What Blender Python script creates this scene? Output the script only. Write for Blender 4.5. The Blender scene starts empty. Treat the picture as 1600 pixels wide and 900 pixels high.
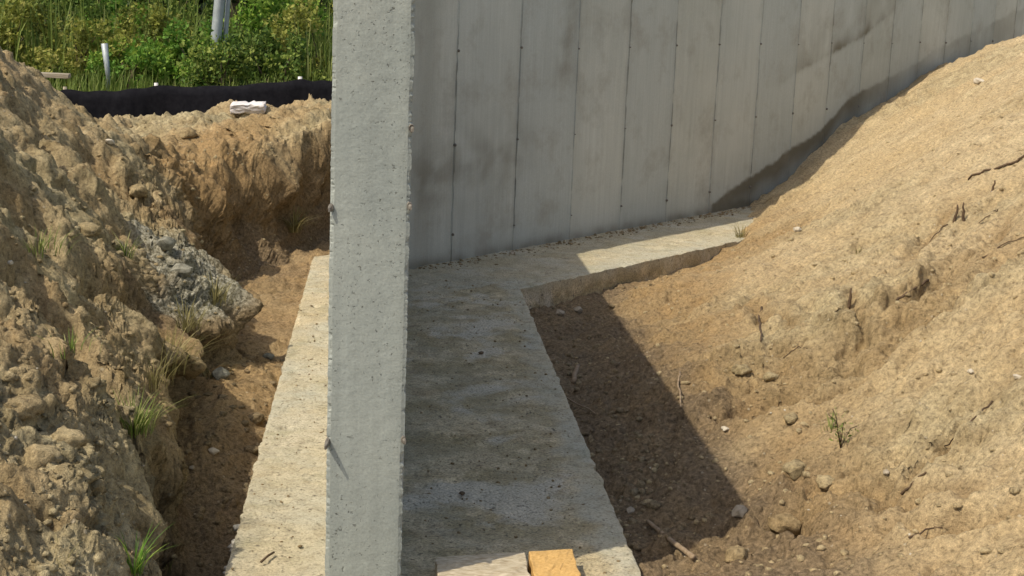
import bpy, math
import numpy as np
from mathutils import Vector, Matrix
R = math.radians
rng = np.random.default_rng(7)
scene = bpy.context.scene
C = scene.collection

# ------------------------------------------------------------------ camera, sky, sun, exposure
CAM_H, PITCH, ROLL, FPX = 1.66, R(11.7), R(2.3), 2300.0
fw = Vector((0, math.cos(PITCH), -math.sin(PITCH)))
rt0 = Vector((1, 0, 0)); up0 = Vector((0, math.sin(PITCH), math.cos(PITCH)))
up = up0 * math.cos(ROLL) - rt0 * math.sin(ROLL)
rt = rt0 * math.cos(ROLL) + up0 * math.sin(ROLL)
cam_d = bpy.data.cameras.new("camera"); cam = bpy.data.objects.new("camera", cam_d); C.objects.link(cam)
cam_d.sensor_width = 36; cam_d.lens = 36 * FPX / 1600
cam_d.clip_start = 0.05; cam_d.clip_end = 2000
m = Matrix(((rt.x, up.x, -fw.x, 0), (rt.y, up.y, -fw.y, 0), (rt.z, up.z, -fw.z, CAM_H), (0, 0, 0, 1)))
cam.matrix_world = m
scene.camera = cam

SUN_EL = R(54.0)
SUN_D = Vector((0.805, 0.593, 0)).normalized()          # horizontal direction the shadows fall
world = bpy.data.worlds.new("World"); scene.world = world; world.use_nodes = True
wn = world.node_tree; bg = wn.nodes["Background"]
sky = wn.nodes.new("ShaderNodeTexSky"); sky.sky_type = 'NISHITA'; sky.sun_disc = False
sky.sun_elevation = SUN_EL
sky.sun_rotation = math.atan2(-SUN_D.x, -SUN_D.y)
sky.air_density = 1.0; sky.dust_density = 2.5; sky.ozone_density = 1.0
wn.links.new(sky.outputs[0], bg.inputs[0]); bg.inputs[1].default_value = 0.15
sun_d = bpy.data.lights.new("sun", 'SUN'); sun = bpy.data.objects.new("sun", sun_d); C.objects.link(sun)
sun_d.energy = 3.1; sun_d.angle = R(0.5); sun_d.color = (1.0, 0.95, 0.86)
to_sun = Vector((-SUN_D.x * math.cos(SUN_EL), -SUN_D.y * math.cos(SUN_EL), math.sin(SUN_EL)))
sun.rotation_euler = to_sun.to_track_quat('Z', 'Y').to_euler()
vs = scene.view_settings
vs.view_transform = 'Standard'; vs.look = 'None'; vs.gamma = 1; vs.exposure = 0.25; vs.use_curve_mapping = False
vs.use_white_balance = True; vs.white_balance_temperature = 7300; vs.white_balance_tint = 7
scene.cycles.max_bounces = 6; scene.cycles.diffuse_bounces = 3; scene.cycles.transparent_max_bounces = 4

# ------------------------------------------------------------------ helpers
RT, UP, FW = np.array(rt), np.array(up), np.array(fw)
CP = np.array([0, 0, CAM_H])
def ray(px, py):
    d = FW * FPX + RT * (px - 800) - UP * (py - 450)
    return d / np.linalg.norm(d)
def at_z(px, py, z=0.0):
    d = ray(px, py); return CP + d * (z - CAM_H) / d[2]
def at_y(px, py, Y):
    d = ray(px, py); return CP + d * Y / d[1]

def tag(o, label=None, cat=None, group=None, kind=None):
    if label: o['label'] = label
    if cat: o['category'] = cat
    if group: o['group'] = group
    if kind: o['kind'] = kind
    return o
def empty(name, loc, rz=0.0):
    o = bpy.data.objects.new(name, None); C.objects.link(o); o.location = Vector(loc); o.rotation_euler.z = rz
    o.empty_display_size = 0.1
    return o
def mesh_obj(name, V, F, mat, parent=None, smooth=True, attrs=None, loc=None):
    me = bpy.data.meshes.new(name)
    V = np.asarray(V, dtype=np.float32)
    if isinstance(F, np.ndarray):
        n, k = F.shape
        me.vertices.add(len(V)); me.vertices.foreach_set('co', V.ravel())
        me.loops.add(n * k); me.loops.foreach_set('vertex_index', F.astype(np.int32).ravel())
        me.polygons.add(n); me.polygons.foreach_set('loop_start', np.arange(0, n * k, k, dtype=np.int32))
        me.polygons.foreach_set('loop_total', np.full(n, k, dtype=np.int32))
        me.update(calc_edges=True)
    else:
        me.from_pydata([tuple(map(float, v)) for v in V], [], F); me.update()
    me.polygons.foreach_set('use_smooth', np.full(len(me.polygons), smooth, dtype=bool))
    if attrs:
        for an, (dom, arr) in attrs.items():
            a = me.attributes.new(an, 'FLOAT', dom); a.data.foreach_set('value', np.asarray(arr, dtype=np.float32))
    me.materials.append(mat)
    o = bpy.data.objects.new(name, me); C.objects.link(o)
    if loc is not None: o.location = Vector(loc)
    if parent is not None: o.parent = parent
    return o

# gradient noise
def _hash(ix, iy, iz, seed):
    h = (ix.astype(np.int64) * 374761393 + iy.astype(np.int64) * 668265263 + iz.astype(np.int64) * 2147483647 * 3 + seed * 1274126177) & 0xffffffff
    h = ((h ^ (h >> 13)) * 1274126177) & 0xffffffff
    h = ((h ^ (h >> 16)) * 2246822519) & 0xffffffff
    return h ^ (h >> 15)
def noise2(x, y, seed=0):
    x = np.asarray(x, float); y = np.asarray(y, float)
    ix = np.floor(x); iy = np.floor(y); fx = x - ix; fy = y - iy
    ux = fx**3 * (fx * (fx * 6 - 15) + 10); uy = fy**3 * (fy * (fy * 6 - 15) + 10)
    z = np.zeros_like(ix)
    def g(dx, dy):
        a = _hash(ix + dx, iy + dy, z, seed) / 4294967296.0 * 2 * np.pi
        return np.cos(a) * (fx - dx) + np.sin(a) * (fy - dy)
    a, b, c, d = g(0, 0), g(1, 0), g(0, 1), g(1, 1)
    return (a + (b - a) * ux + (c - a) * uy + (a - b - c + d) * ux * uy) * 1.5
def fbm(x, y, oct=4, seed=0, gain=0.5, lac=2.03):
    s = 0; a = 1.0; f = 1.0
    for i in range(oct):
        s = s + a * noise2(x * f + 17.3 * i, y * f - 9.1 * i, seed + i); a *= gain; f *= lac
    return s
def ridged(x, y, oct=3, seed=0, gain=0.5):
    s = 0; a = 1.0; f = 1.0
    for i in range(oct):
        s = s + a * (1 - np.abs(noise2(x * f + 5.3 * i, y * f + 2.7 * i, seed + i)) * 2); a *= gain; f *= 2.1
    return s
def cells(x, y, seed=0):                      # distance to nearest feature point and its random value
    ix = np.floor(x); iy = np.floor(y); best = np.full(x.shape, 9.0); val = np.zeros(x.shape); z = np.zeros_like(ix)
    for dx in (-1, 0, 1):
        for dy in (-1, 0, 1):
            h1 = _hash(ix + dx, iy + dy, z, seed) / 4294967296.0
            h2 = _hash(ix + dx, iy + dy, z, seed + 91) / 4294967296.0
            h3 = _hash(ix + dx, iy + dy, z, seed + 177) / 4294967296.0
            d = np.hypot(ix + dx + h1 - x, iy + dy + h2 - y)
            m_ = d < best; best = np.where(m_, d, best); val = np.where(m_, h3, val)
    return best, val
def noise3(x, y, z, seed=0):
    ix = np.floor(x); iy = np.floor(y); iz = np.floor(z); fx = x - ix; fy = y - iy; fz = z - iz
    ux = fx * fx * (3 - 2 * fx); uy = fy * fy * (3 - 2 * fy); uz = fz * fz * (3 - 2 * fz); o = 0
    for dx in (0, 1):
        for dy in (0, 1):
            for dz in (0, 1):
                h = _hash(ix + dx, iy + dy, iz + dz, seed)
                gx = (h & 1023) / 511.5 - 1; gy = ((h >> 10) & 1023) / 511.5 - 1; gz_ = ((h >> 20) & 1023) / 511.5 - 1
                o = o + (gx * (fx - dx) + gy * (fy - dy) + gz_ * (fz - dz)) * (ux if dx else 1 - ux) * (uy if dy else 1 - uy) * (uz if dz else 1 - uz)
    return o * 1.3
def billow3(P, scale, oct, seed, gain=0.55):
    s_ = 0; a = 1.0; f = scale
    for i in range(oct):
        q_ = noise3(P[:, 0] * f + 3.7 * i, P[:, 1] * f - 1.9 * i, P[:, 2] * f + 8.3 * i, seed + i); s_ = s_ + a * (np.abs(q_) * 2 - 0.5 if i % 3 == 0 else (0.5 - np.abs(q_) * 2 if i % 3 == 1 else q_ * 1.6)); a *= gain; f *= 2.1
    return s_
def sstep(a, b, x):
    t = np.clip((x - a) / (b - a), 0, 1); return t * t * (3 - 2 * t)

# ------------------------------------------------------------------ materials
def new_mat(name):
    mt = bpy.data.materials.new(name); mt.use_nodes = True
    nt = mt.node_tree; b = nt.nodes["Principled BSDF"]; return mt, nt, b
def N(nt, t, **kw):
    n = nt.nodes.new(t)
    for k, v in kw.items():
        if k.startswith('i_'): n.inputs[k[2:].replace('_', ' ')].default_value = v
        else: setattr(n, k, v)
    return n
def ramp(nt, src, stops, interp='LINEAR'):
    r = nt.nodes.new("ShaderNodeValToRGB"); r.color_ramp.interpolation = interp
    e = r.color_ramp.elements
    while len(e) < len(stops): e.new(0.5)
    for i, (p, c) in enumerate(stops):
        e[i].position = p; e[i].color = (c, c, c, 1) if isinstance(c, (int, float)) else (*c, 1)
    nt.links.new(src, r.inputs[0]); return r.outputs[0]
def mixc(nt, fac, a, b, mode='MIX'):
    x = nt.nodes.new("ShaderNodeMix"); x.data_type = 'RGBA'; x.blend_type = mode
    for sock, v in ((x.inputs[0], fac), (x.inputs[6], a), (x.inputs[7], b)):
        if hasattr(v, 'is_linked'): nt.links.new(v, sock)
        elif isinstance(v, (int, float)): sock.default_value = v
        else: sock.default_value = (*v, 1)
    return x.outputs[2]
def math_(nt, op, a, b=0.0, clamp=False):
    x = nt.nodes.new("ShaderNodeMath"); x.operation = op; x.use_clamp = clamp
    for sock, v in ((x.inputs[0], a), (x.inputs[1], b)):
        if hasattr(v, 'is_linked'): nt.links.new(v, sock)
        else: sock.default_value = v
    return x.outputs[0]
def pos(nt, obj=False):
    if obj: return nt.nodes.new("ShaderNodeTexCoord").outputs['Object']
    return nt.nodes.new("ShaderNodeNewGeometry").outputs['Position']
def noise_t(nt, vec, scale, detail=4, rough=0.55, dist=0.0):
    n = N(nt, "ShaderNodeTexNoise"); n.inputs['Scale'].default_value = scale; n.inputs['Detail'].default_value = detail
    n.inputs['Roughness'].default_value = rough; n.inputs['Distortion'].default_value = dist
    nt.links.new(vec, n.inputs['Vector']); return n.outputs[0]
def voro(nt, vec, scale, feature='F1', out='Distance'):
    n = N(nt, "ShaderNodeTexVoronoi"); n.feature = feature; n.inputs['Scale'].default_value = scale
    nt.links.new(vec, n.inputs['Vector']); return n.outputs[out]
def mapping(nt, vec, scale=(1, 1, 1), rot=(0, 0, 0)):
    n = N(nt, "ShaderNodeMapping"); n.inputs['Scale'].default_value = scale; n.inputs['Rotation'].default_value = rot
    nt.links.new(vec, n.inputs['Vector']); return n.outputs[0]
def bump(nt, b, h, strength=0.5, dist=0.01, prev=None):
    n = N(nt, "ShaderNodeBump"); n.inputs['Strength'].default_value = strength; n.inputs['Distance'].default_value = dist
    nt.links.new(h, n.inputs['Height'])
    if prev: nt.links.new(prev, n.inputs['Normal'])
    nt.links.new(n.outputs[0], b.inputs['Normal']); return n.outputs[0]
def attr(nt, name):
    n = N(nt, "ShaderNodeAttribute"); n.attribute_name = name; return n.outputs['Fac']

def mat_soil():
    mt, nt, b = new_mat("soil")
    p = pos(nt)
    big = noise_t(nt, p, 1.3, 5, 0.6); mid = noise_t(nt, p, 7, 6, 0.65); fine = noise_t(nt, p, 60, 5, 0.75); grit = noise_t(nt, p, 320, 2, 0.6)
    sand = mixc(nt, ramp(nt, mid, [(0.3, 0.0), (0.7, 1.0)]), (0.42, 0.315, 0.185), (0.58, 0.46, 0.285))
    sand = mixc(nt, ramp(nt, big, [(0.42, 0.0), (0.62, 0.55)]), sand, (0.50, 0.37, 0.205))
    crumb = mixc(nt, ramp(nt, mid, [(0.33, 0.0), (0.68, 1.0)]), (0.24, 0.19, 0.105), (0.54, 0.455, 0.285))
    crumb = mixc(nt, ramp(nt, big, [(0.45, 0.0), (0.62, 0.5)]), crumb, (0.40, 0.27, 0.145))
    c = mixc(nt, attr(nt, 'crumb'), sand, crumb)
    clay = mixc(nt, mid, (0.17, 0.092, 0.036), (0.46, 0.29, 0.13))
    c = mixc(nt, math_(nt, 'MULTIPLY', attr(nt, 'clay'), ramp(nt, mid, [(0.3, 0.45), (0.6, 1.0)])), c, clay)
    c = mixc(nt, math_(nt, 'MULTIPLY', attr(nt, 'moist_shade'), 0.85), c, mixc(nt, ramp(nt, mid, [(0.3, 0.0), (0.7, 1.0)]), (0.19, 0.12, 0.055), (0.40, 0.27, 0.135)))
    damp = mixc(nt, fine, (0.055, 0.038, 0.022), (0.34, 0.25, 0.16))  # dark tone for damp floor soil, also laid where shade falls
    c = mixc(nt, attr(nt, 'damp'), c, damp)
    gravel = mixc(nt, ramp(nt, fine, [(0.38, 0.0), (0.62, 1.0)]), (0.09, 0.10, 0.075), (0.48, 0.48, 0.42))
    c = mixc(nt, attr(nt, 'gravel'), c, gravel)
    # grain contrast, small pale grit and dark crumbs
    c = mixc(nt, 0.75, c, ramp(nt, fine, [(0.33, 0.30), (0.46, 0.90), (0.68, 1.50)]), 'MULTIPLY')
    c = mixc(nt, 0.55, c, ramp(nt, grit, [(0.3, 0.55), (0.7, 1.4)]), 'MULTIPLY')
    v = voro(nt, p, 26); vc = voro(nt, p, 26, out='Color')
    peb = math_(nt, 'MULTIPLY', ramp(nt, v, [(0.10, 1.0), (0.17, 0.0)]), ramp(nt, vc, [(0.70, 0.0), (0.72, 1.0)]))
    c = mixc(nt, math_(nt, 'MULTIPLY', peb, 0.55), c, (0.55, 0.47, 0.35))
    v2 = voro(nt, p, 15); vc2 = voro(nt, p, 15, out='Color')
    dk = math_(nt, 'MULTIPLY', ramp(nt, v2, [(0.07, 1.0), (0.2, 0.0)]), ramp(nt, vc2, [(0.62, 0.0), (0.66, 1.0)]))
    c = mixc(nt, math_(nt, 'MULTIPLY', dk, 0.5), c, (0.12, 0.07, 0.035))
    green = mixc(nt, fine, (0.05, 0.075, 0.02), (0.12, 0.13, 0.04))
    c = mixc(nt, attr(nt, 'grassy'), c, green)
    nt.links.new(c, b.inputs['Base Color']); b.inputs['Roughness'].default_value = 0.95; b.inputs['Specular IOR Level'].default_value = 0.15
    n1 = bump(nt, b, mid, 0.5, 0.03)
    n2 = bump(nt, b, fine, 1.0, 0.016, n1)
    n3 = bump(nt, b, math_(nt, 'ADD', grit, math_(nt, 'MULTIPLY', peb, 1.5)), 0.6, 0.003, n2)
    return mt

def mat_concrete(name, base, dark, light, streak=False, pits=0.5, tint=None, obj=False):
    mt, nt, b = new_mat(name)
    p = pos(nt, obj)
    big = noise_t(nt, p, 2.2, 5, 0.6, 0.3); mid = noise_t(nt, p, 14, 5, 0.6); fine = noise_t(nt, p, 150, 4, 0.7)
    c = mixc(nt, ramp(nt, big, [(0.35, 0.0), (0.65, 1.0)]), dark, light)
    c = mixc(nt, ramp(nt, mid, [(0.3, 0.35), (0.7, 0.0)]), c, base)
    c = mixc(nt, 0.5, c, ramp(nt, fine, [(0.3, 0.72), (0.7, 1.22)]), 'MULTIPLY')
    c = mixc(nt, 0.5, c, ramp(nt, noise_t(nt, mapping(nt, p, (22, 22, 0.9)), 1.0, 5, 0.6), [(0.3, 0.80), (0.7, 1.15)]), 'MULTIPLY')
    sp = noise_t(nt, p, 85, 3, 0.75)
    spots = ramp(nt, sp, [(0.62, 0.0), (0.68, 1.0)])
    mask = ramp(nt, noise_t(nt, p, 5, 3, 0.6), [(0.42, 0.08), (0.56, 1.0)])
    pit = math_(nt, 'MULTIPLY', spots, mask)
    c = mixc(nt, math_(nt, 'MULTIPLY', pit, pits), c, tuple(x * 0.33 for x in base))
    if tint:
        c = mixc(nt, ramp(nt, noise_t(nt, p, 3.1, 4, 0.6), [(0.5, 0.0), (0.66, 0.5)]), c, tint)
    nt.links.new(c, b.inputs['Base Color']); b.inputs['Roughness'].default_value = 0.9; b.inputs['Specular IOR Level'].default_value = 0.25
    n1 = bump(nt, b, mid, 0.15, 0.006)
    n2 = bump(nt, b, fine, 0.45, 0.0025, n1)
    inv = math_(nt, 'SUBTRACT', 1.0, pit)
    bump(nt, b, inv, 0.6, 0.004, n2)
    return mt

def mat_formed():                                # board-formed wall: panel joints, vertical streaks, dirt bands (attributes carry the marks)
    mt, nt, b = new_mat("formed_concrete")
    p = pos(nt, True)                            # x along the wall, z up
    big = noise_t(nt, p, 0.9, 5, 0.6, 0.4); fine = noise_t(nt, p, 120, 4, 0.7)
    st = noise_t(nt, mapping(nt, p, (26, 1, 1.1)), 1.0, 5, 0.65)
    st2 = noise_t(nt, mapping(nt, p, (75, 1, 2.0)), 1.0, 4, 0.7)
    c = mixc(nt, ramp(nt, big, [(0.35, 0.0), (0.65, 1.0)]), (0.41, 0.43, 0.39), (0.53, 0.55, 0.505))
    c = mixc(nt, attr(nt, 'panel'), c, (0.40, 0.44, 0.43))
    c = mixc(nt, 0.25, c, ramp(nt, st, [(0.3, 0.75), (0.7, 1.22)]), 'MULTIPLY')
    c = mixc(nt, 0.2, c, ramp(nt, st2, [(0.3, 0.7), (0.7, 1.3)]), 'MULTIPLY')
    c = mixc(nt, 0.35, c, ramp(nt, fine, [(0.3, 0.75), (0.7, 1.2)]), 'MULTIPLY')
    c = mixc(nt, math_(nt, 'MULTIPLY', attr(nt, 'joint'), ramp(nt, noise_t(nt, p, 5, 3, 0.6), [(0.3, 0.35), (0.6, 0.95)])), c, (0.11, 0.105, 0.09))
    c = mixc(nt, attr(nt, 'dirt'), c, (0.13, 0.115, 0.078))
    c = mixc(nt, ramp(nt, noise_t(nt, p, 2.6, 5, 0.7), [(0.52, 0.0), (0.68, 0.42)]), c, (0.25, 0.23, 0.19))
    nt.links.new(c, b.inputs['Base Color']); b.inputs['Roughness'].default_value = 0.85; b.inputs['Specular IOR Level'].default_value = 0.25
    n1 = bump(nt, b, st, 0.3, 0.004); bump(nt, b, fine, 0.4, 0.002, n1)
    return mt

def mat_simple(name, col, col2=None, scale=20, rough=0.8, bumpd=0.003, spec=0.3, metal=0.0, stretch=(1, 1, 1)):
    mt, nt, b = new_mat(name)
    p = pos(nt, True); n = noise_t(nt, mapping(nt, p, stretch), scale, 5, 0.65)
    c = mixc(nt, ramp(nt, n, [(0.32, 0.0), (0.68, 1.0)]), col2 or tuple(x * 0.6 for x in col), col)
    nt.links.new(c, b.inputs['Base Color']); b.inputs['Roughness'].default_value = rough
    b.inputs['Specular IOR Level'].default_value = spec; b.inputs['Metallic'].default_value = metal
    bump(nt, b, n, 0.5, bumpd)
    return mt
def mat_leaf(name, a, b_, c_, transl=0.35):
    mt, nt, b = new_mat(name)
    t = attr(nt, 'tint')
    c = ramp(nt, t, [(0.0, a), (0.55, b_), (1.0, c_)])
    nt.links.new(c, b.inputs['Base Color']); b.inputs['Roughness'].default_value = 0.6; b.inputs['Specular IOR Level'].default_value = 0.25
    tr = N(nt, "ShaderNodeBsdfTranslucent"); nt.links.new(c, tr.inputs[0])
    mx = N(nt, "ShaderNodeMixShader"); mx.inputs[0].default_value = transl
    nt.links.new(b.outputs[0], mx.inputs[1]); nt.links.new(tr.outputs[0], mx.inputs[2])
    nt.links.new(mx.outputs[0], nt.nodes["Material Output"].inputs['Surface'])
    return mt

M = {}
M['soil'] = mat_soil()
M['end'] = mat_concrete("smooth_concrete", (0.30, 0.325, 0.305), (0.29, 0.32, 0.31), (0.37, 0.395, 0.37), pits=0.8)
M['formed'] = mat_formed()
M['stone'] = mat_simple("stone", (0.42, 0.36, 0.28), (0.22, 0.18, 0.13), 30)
M['pale_stone'] = mat_simple("pale_stone", (0.62, 0.56, 0.46), (0.42, 0.36, 0.28), 30)
M['clod'] = mat_simple("soil_clod", (0.38, 0.28, 0.17), (0.19, 0.125, 0.07), 35, 0.95, 0.006, 0.1)
M['dark_clod'] = mat_simple("damp_shade_clod", (0.17, 0.12, 0.08), (0.08, 0.055, 0.035), 35, 0.95, 0.006, 0.1)
M['grey_clod'] = mat_simple("grey_gravel_clod", (0.33, 0.32, 0.27), (0.13, 0.125, 0.10), 45, 0.95, 0.008, 0.1)
M['stick'] = mat_simple("dry_stick", (0.36, 0.27, 0.18), (0.2, 0.14, 0.09), 60, 0.85)
M['dark_twig'] = mat_simple("dark_twig", (0.13, 0.085, 0.05), (0.07, 0.045, 0.03), 60, 0.85)
M['bark'] = mat_simple("bark", (0.17, 0.13, 0.09), (0.07, 0.055, 0.04), 14, 0.9, 0.01, 0.2, stretch=(4, 4, 0.6))
M['galv'] = mat_simple("galvanised_steel", (0.42, 0.46, 0.48), (0.30, 0.33, 0.35), 9, 0.5, 0.001, 0.5, 0.35)
M['old_wood'] = mat_simple("weathered_wood", (0.42, 0.37, 0.29), (0.22, 0.18, 0.13), 8, 0.85, 0.003, stretch=(1, 12, 12))
M['board'] = mat_simple("dusty_plywood", (0.58, 0.51, 0.39), (0.30, 0.235, 0.15), 11, 0.85, 0.004, stretch=(2.5, 7, 7))
M['osb'] = mat_simple("orange_foam", (0.66, 0.42, 0.17), (0.46, 0.27, 0.09), 90, 0.85, 0.003)
M['fabric'] = mat_simple("black_fabric", (0.014, 0.014, 0.018), (0.007, 0.007, 0.010), 25, 0.9, 0.004, 0.08)
M['spill'] = mat_simple("spilled_concrete", (0.48, 0.46, 0.42), (0.30, 0.28, 0.24), 40, 0.9, 0.004)
M['white_bag'] = mat_simple("white_wrap", (0.78, 0.74, 0.74), (0.60, 0.55, 0.55), 12, 0.6, 0.004)
M['steel'] = mat_simple("tie_steel", (0.26, 0.24, 0.21), (0.13, 0.11, 0.095), 60, 0.7, 0.001, 0.4, 0.3)
M['leaf'] = mat_leaf("leaf_green", (0.035, 0.07, 0.015), (0.105, 0.18, 0.032), (0.30, 0.35, 0.08))
M['leaf_bright'] = mat_leaf("leaf_bright", (0.05, 0.115, 0.015), (0.12, 0.26, 0.036), (0.32, 0.44, 0.08))
M['leaf_yellow'] = mat_leaf("leaf_yellow", (0.10, 0.12, 0.022), (0.26, 0.28, 0.055), (0.48, 0.44, 0.14))
M['leaf_dark'] = mat_leaf("leaf_dark", (0.012, 0.026, 0.008), (0.03, 0.055, 0.014), (0.075, 0.11, 0.03), 0.2)
M['grass'] = mat_leaf("grass_blade", (0.075, 0.125, 0.022), (0.19, 0.25, 0.055), (0.44, 0.43, 0.19))
M['dry_grass'] = mat_leaf("dry_grass_blade", (0.14, 0.12, 0.05), (0.28, 0.25, 0.10), (0.48, 0.42, 0.22))

# ------------------------------------------------------------------ layout of the foundation
w = np.array([-0.0883, 0.9961]); wr = np.array([0.9961, 0.0883])      # along / across the wing wall
R0 = np.array([-0.270, 3.75]); WT = 0.205; H = 1.85
cd = np.array([math.sin(R(38)), math.cos(R(38))]); cn = np.array([cd[1], -cd[0]])
P0 = np.array([-0.569, 8.498])
Q = P0 + 0.78 * cn
LF = np.array([-0.775, 3.874]); RF = np.array([0.412, 3.995])
def on_line(p, d, y): return p + d * (y - p[1]) / d[1]

# ------------------------------------------------------------------ terrain height
def tps_fit(pts):
    pts = np.array(pts, float); xy = pts[:, :2]; z = pts[:, 2]; n = len(z)
    r = np.hypot(*(xy[:, None] - xy[None]).transpose(2, 0, 1))
    K = np.where(r > 0, r**2 * np.log(r + 1e-12), 0) + np.eye(n) * 0.02
    P = np.c_[np.ones(n), xy]
    A = np.block([[K, P], [P.T, np.zeros((3, 3))]])
    s = np.linalg.solve(A, np.r_[z, 0, 0, 0]); return xy, s
def tps_eval(f, x, y):
    xy, s = f; n = len(xy); o = s[n] + s[n + 1] * x + s[n + 2] * y
    for i in range(n):
        r2 = (x - xy[i, 0])**2 + (y - xy[i, 1])**2
        o = o + s[i] * 0.5 * r2 * np.log(r2 + 1e-12)
    return o
# left bank: pixel of the photograph and distance -> where the soil stands
L_pts = [(0, 100, 7.2), (50, 128, 7.8), (95, 150, 8.3), (150, 195, 8.9), (180, 212, 9.3), (220, 208, 9.6), (250, 200, 9.8), (290, 178, 10.2), (330, 180, 10.2),
         (420, 170, 10.5), (450, 156, 10.8), (520, 150, 11.2), (0, 200, 6.0), (0, 300, 5.2), (80, 230, 6.9), (150, 300, 6.5), (220, 270, 7.6),
         (300, 300, 8.0), (300, 235, 8.9), (380, 230, 9.3), (450, 225, 9.6), (510, 215, 9.8), (0, 430, 4.35), (100, 430, 5.2), (200, 400, 6.2),
         (0, 600, 3.55), (100, 600, 4.05), (190, 560, 4.9), (250, 520, 5.6), (200, 480, 5.6), (300, 450, 6.35), (350, 460, 6.5), (0, 720, 3.15), (0, 850, 2.85),
         (100, 720, 3.5), (150, 690, 3.85), (0, 890, 2.72), (100, 890, 2.85), (170, 870, 3.05), (205, 890, 3.1), (180, 800, 3.45), (340, 380, 7.4), (380, 330, 8.3), (400, 420, 7.4)]
Lw = [tuple(at_y(*q)) for q in L_pts]
Lw += [(-1.0, 1.6, 0.22), (-3, 1, 0.6), (-3, -3, 0.4), (0, -3, 0.2), (-6, 3, 1.0), (-6, 7, 1.2), (-5.2, 10, 0.85), (-4.6, 12.3, 0.25), (-3.4, 12.2, 0.18), (-2.5, 12.5, 0.25), (-1.6, 12.8, 0.5), (0, 13, 0.68), (-3.5, 11.2, 0.33), (-2.9, 11.5, 0.30), (-4, 14, 0.4), (-2, 14.2, 0.45),
       (-6, 16, 0.5), (0, 17, 0.55), (4, 21, 0.7), (-10, 12, 0.8), (2.0, 14.5, 0.7), (-1.0, 10.8, 0.72)]
fL = tps_fit(Lw)
R_pts = [(1160, 378, 10.1), (1215, 322, 10.9), (1300, 262, 11.5), (1400, 185, 12.2), (1500, 120, 12.8), (1600, 58, 13.3),
         (1000, 470, 7.9), (1100, 470, 7.35), (1200, 470, 6.9), (1300, 400, 7.5), (1400, 310, 8.2), (1500, 215, 9.3), (1600, 160, 9.4), (1300, 320, 9.5), (1400, 240, 10.3), (1500, 165, 11), (1600, 105, 11.3), (1600, 250, 7.6),
         (1500, 350, 7.1), (1600, 400, 5.8), (1400, 450, 6.2), (1500, 520, 5.3), (1600, 560, 4.6), (1250, 570, 5.8), (1130, 600, 5.85), (1350, 650, 5.0), (1500, 680, 4.45),
         (1600, 720, 3.95), (1250, 730, 4.75), (1185, 800, 4.58), (1350, 800, 4.2), (1500, 850, 3.75), (1600, 890, 3.4), (1200, 850, 4.25), (1080, 890, 4.02), (1300, 890, 3.85), (1450, 900, 3.6)]
Rw = [tuple(at_y(*q)) for q in R_pts]
Rw += [(0.9, 1.5, 0.10), (3, 1.5, 0.9), (6, 1, 1.3), (2.5, -2, 0.5), (0, -3, 0.1), (8, 5, 2.2), (7, 9, 2.3), (8, 14, 2.0), (6.5, 15.5, 1.5), (9, 22, 1.0), (0.55, 3.0, -0.02)]
fR = tps_fit(Rw)
E_ = np.array([(-0.80, -4), (-0.80, 1.5), (-0.81, 3.1), (-0.93, 3.7), (-1.02, 4.5), (-1.18, 5.0), (-1.36, 5.35), (-1.40, 5.70), (-1.24, 5.95), (-1.16, 6.3), (-1.22, 6.6), (-1.45, 7.0), (-1.66, 7.5),
               (-1.66, 8.2), (-1.46, 9.0), (-1.25, 9.7), (-0.9, 10.3), (-0.3, 10.9), (2.0, 12.95), (7.0, 19.4), (12, 25.8)])
def sd_edge(x, y):                             # > 0 on the bank (left / behind) side
    best = np.full(x.shape, 1e9); sg = np.zeros(x.shape)
    for a, b in zip(E_[:-1], E_[1:]):
        d = b - a; L2 = d @ d
        t = np.clip(((x - a[0]) * d[0] + (y - a[1]) * d[1]) / L2, 0, 1)
        qx = a[0] + t * d[0]; qy = a[1] + t * d[1]; r = np.hypot(x - qx, y - qy)
        s = d[0] * (y - a[1]) - d[1] * (x - a[0])
        m_ = r < best - 1e-9; best = np.where(m_, r, best); sg = np.where(m_, np.sign(s), sg)
    return best * sg
def seg_d(x, y, pts):                          # distance to a polyline and position along it
    best = np.full(x.shape, 1e9); tt = np.zeros(x.shape); n = len(pts) - 1
    for i in range(n):
        a = np.array(pts[i]); b = np.array(pts[i + 1]); d = b - a
        t = np.clip(((x - a[0]) * d[0] + (y - a[1]) * d[1]) / (d @ d), 0, 1)
        r = np.hypot(x - a[0] - t * d[0], y - a[1] - t * d[1])
        m_ = r < best; best = np.where(m_, r, best); tt = np.where(m_, (i + t) / n, tt)
    return best, tt
def smax(a, b, k):
    h = np.clip(0.5 + 0.5 * (a - b) / k, 0, 1); return b + (a - b) * h + k * h * (1 - h)
def base_parts(x, y):
    bl = tps_eval(fL, x, y); br = tps_eval(fR, x, y)
    far = sstep(16, 22, y); bl = bl * (1 - far) + (0.55 + 0.035 * (y - 18).clip(0)) * far
    fx = sstep(7, 12, np.abs(x)); bl = bl * (1 - fx) + 0.8 * fx; br = br * (1 - fx) + 1.2 * fx
    bk = sstep(-2, -5, y); bl = bl * (1 - bk) + 0.3 * bk; br = br * (1 - bk) + 0.3 * bk
    bl = np.clip(bl, -0.1, 6); br = np.clip(br, -3, 3)
    return bl, br
def smooth_z(x, y):
    bl, br = base_parts(x, y)
    sd = sd_edge(x, y)
    floor = np.where(x < -0.3, -0.26 + 0.16 * sstep(4.7, 6.0, y - 1.2 * (x + 1.0)), -0.13) + 0 * x
    zr = smax(floor, br, 0.08)
    s = sstep(0.0, 0.16, sd)
    return np.where(sd > 0, floor + (bl - floor) * s, zr)
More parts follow.
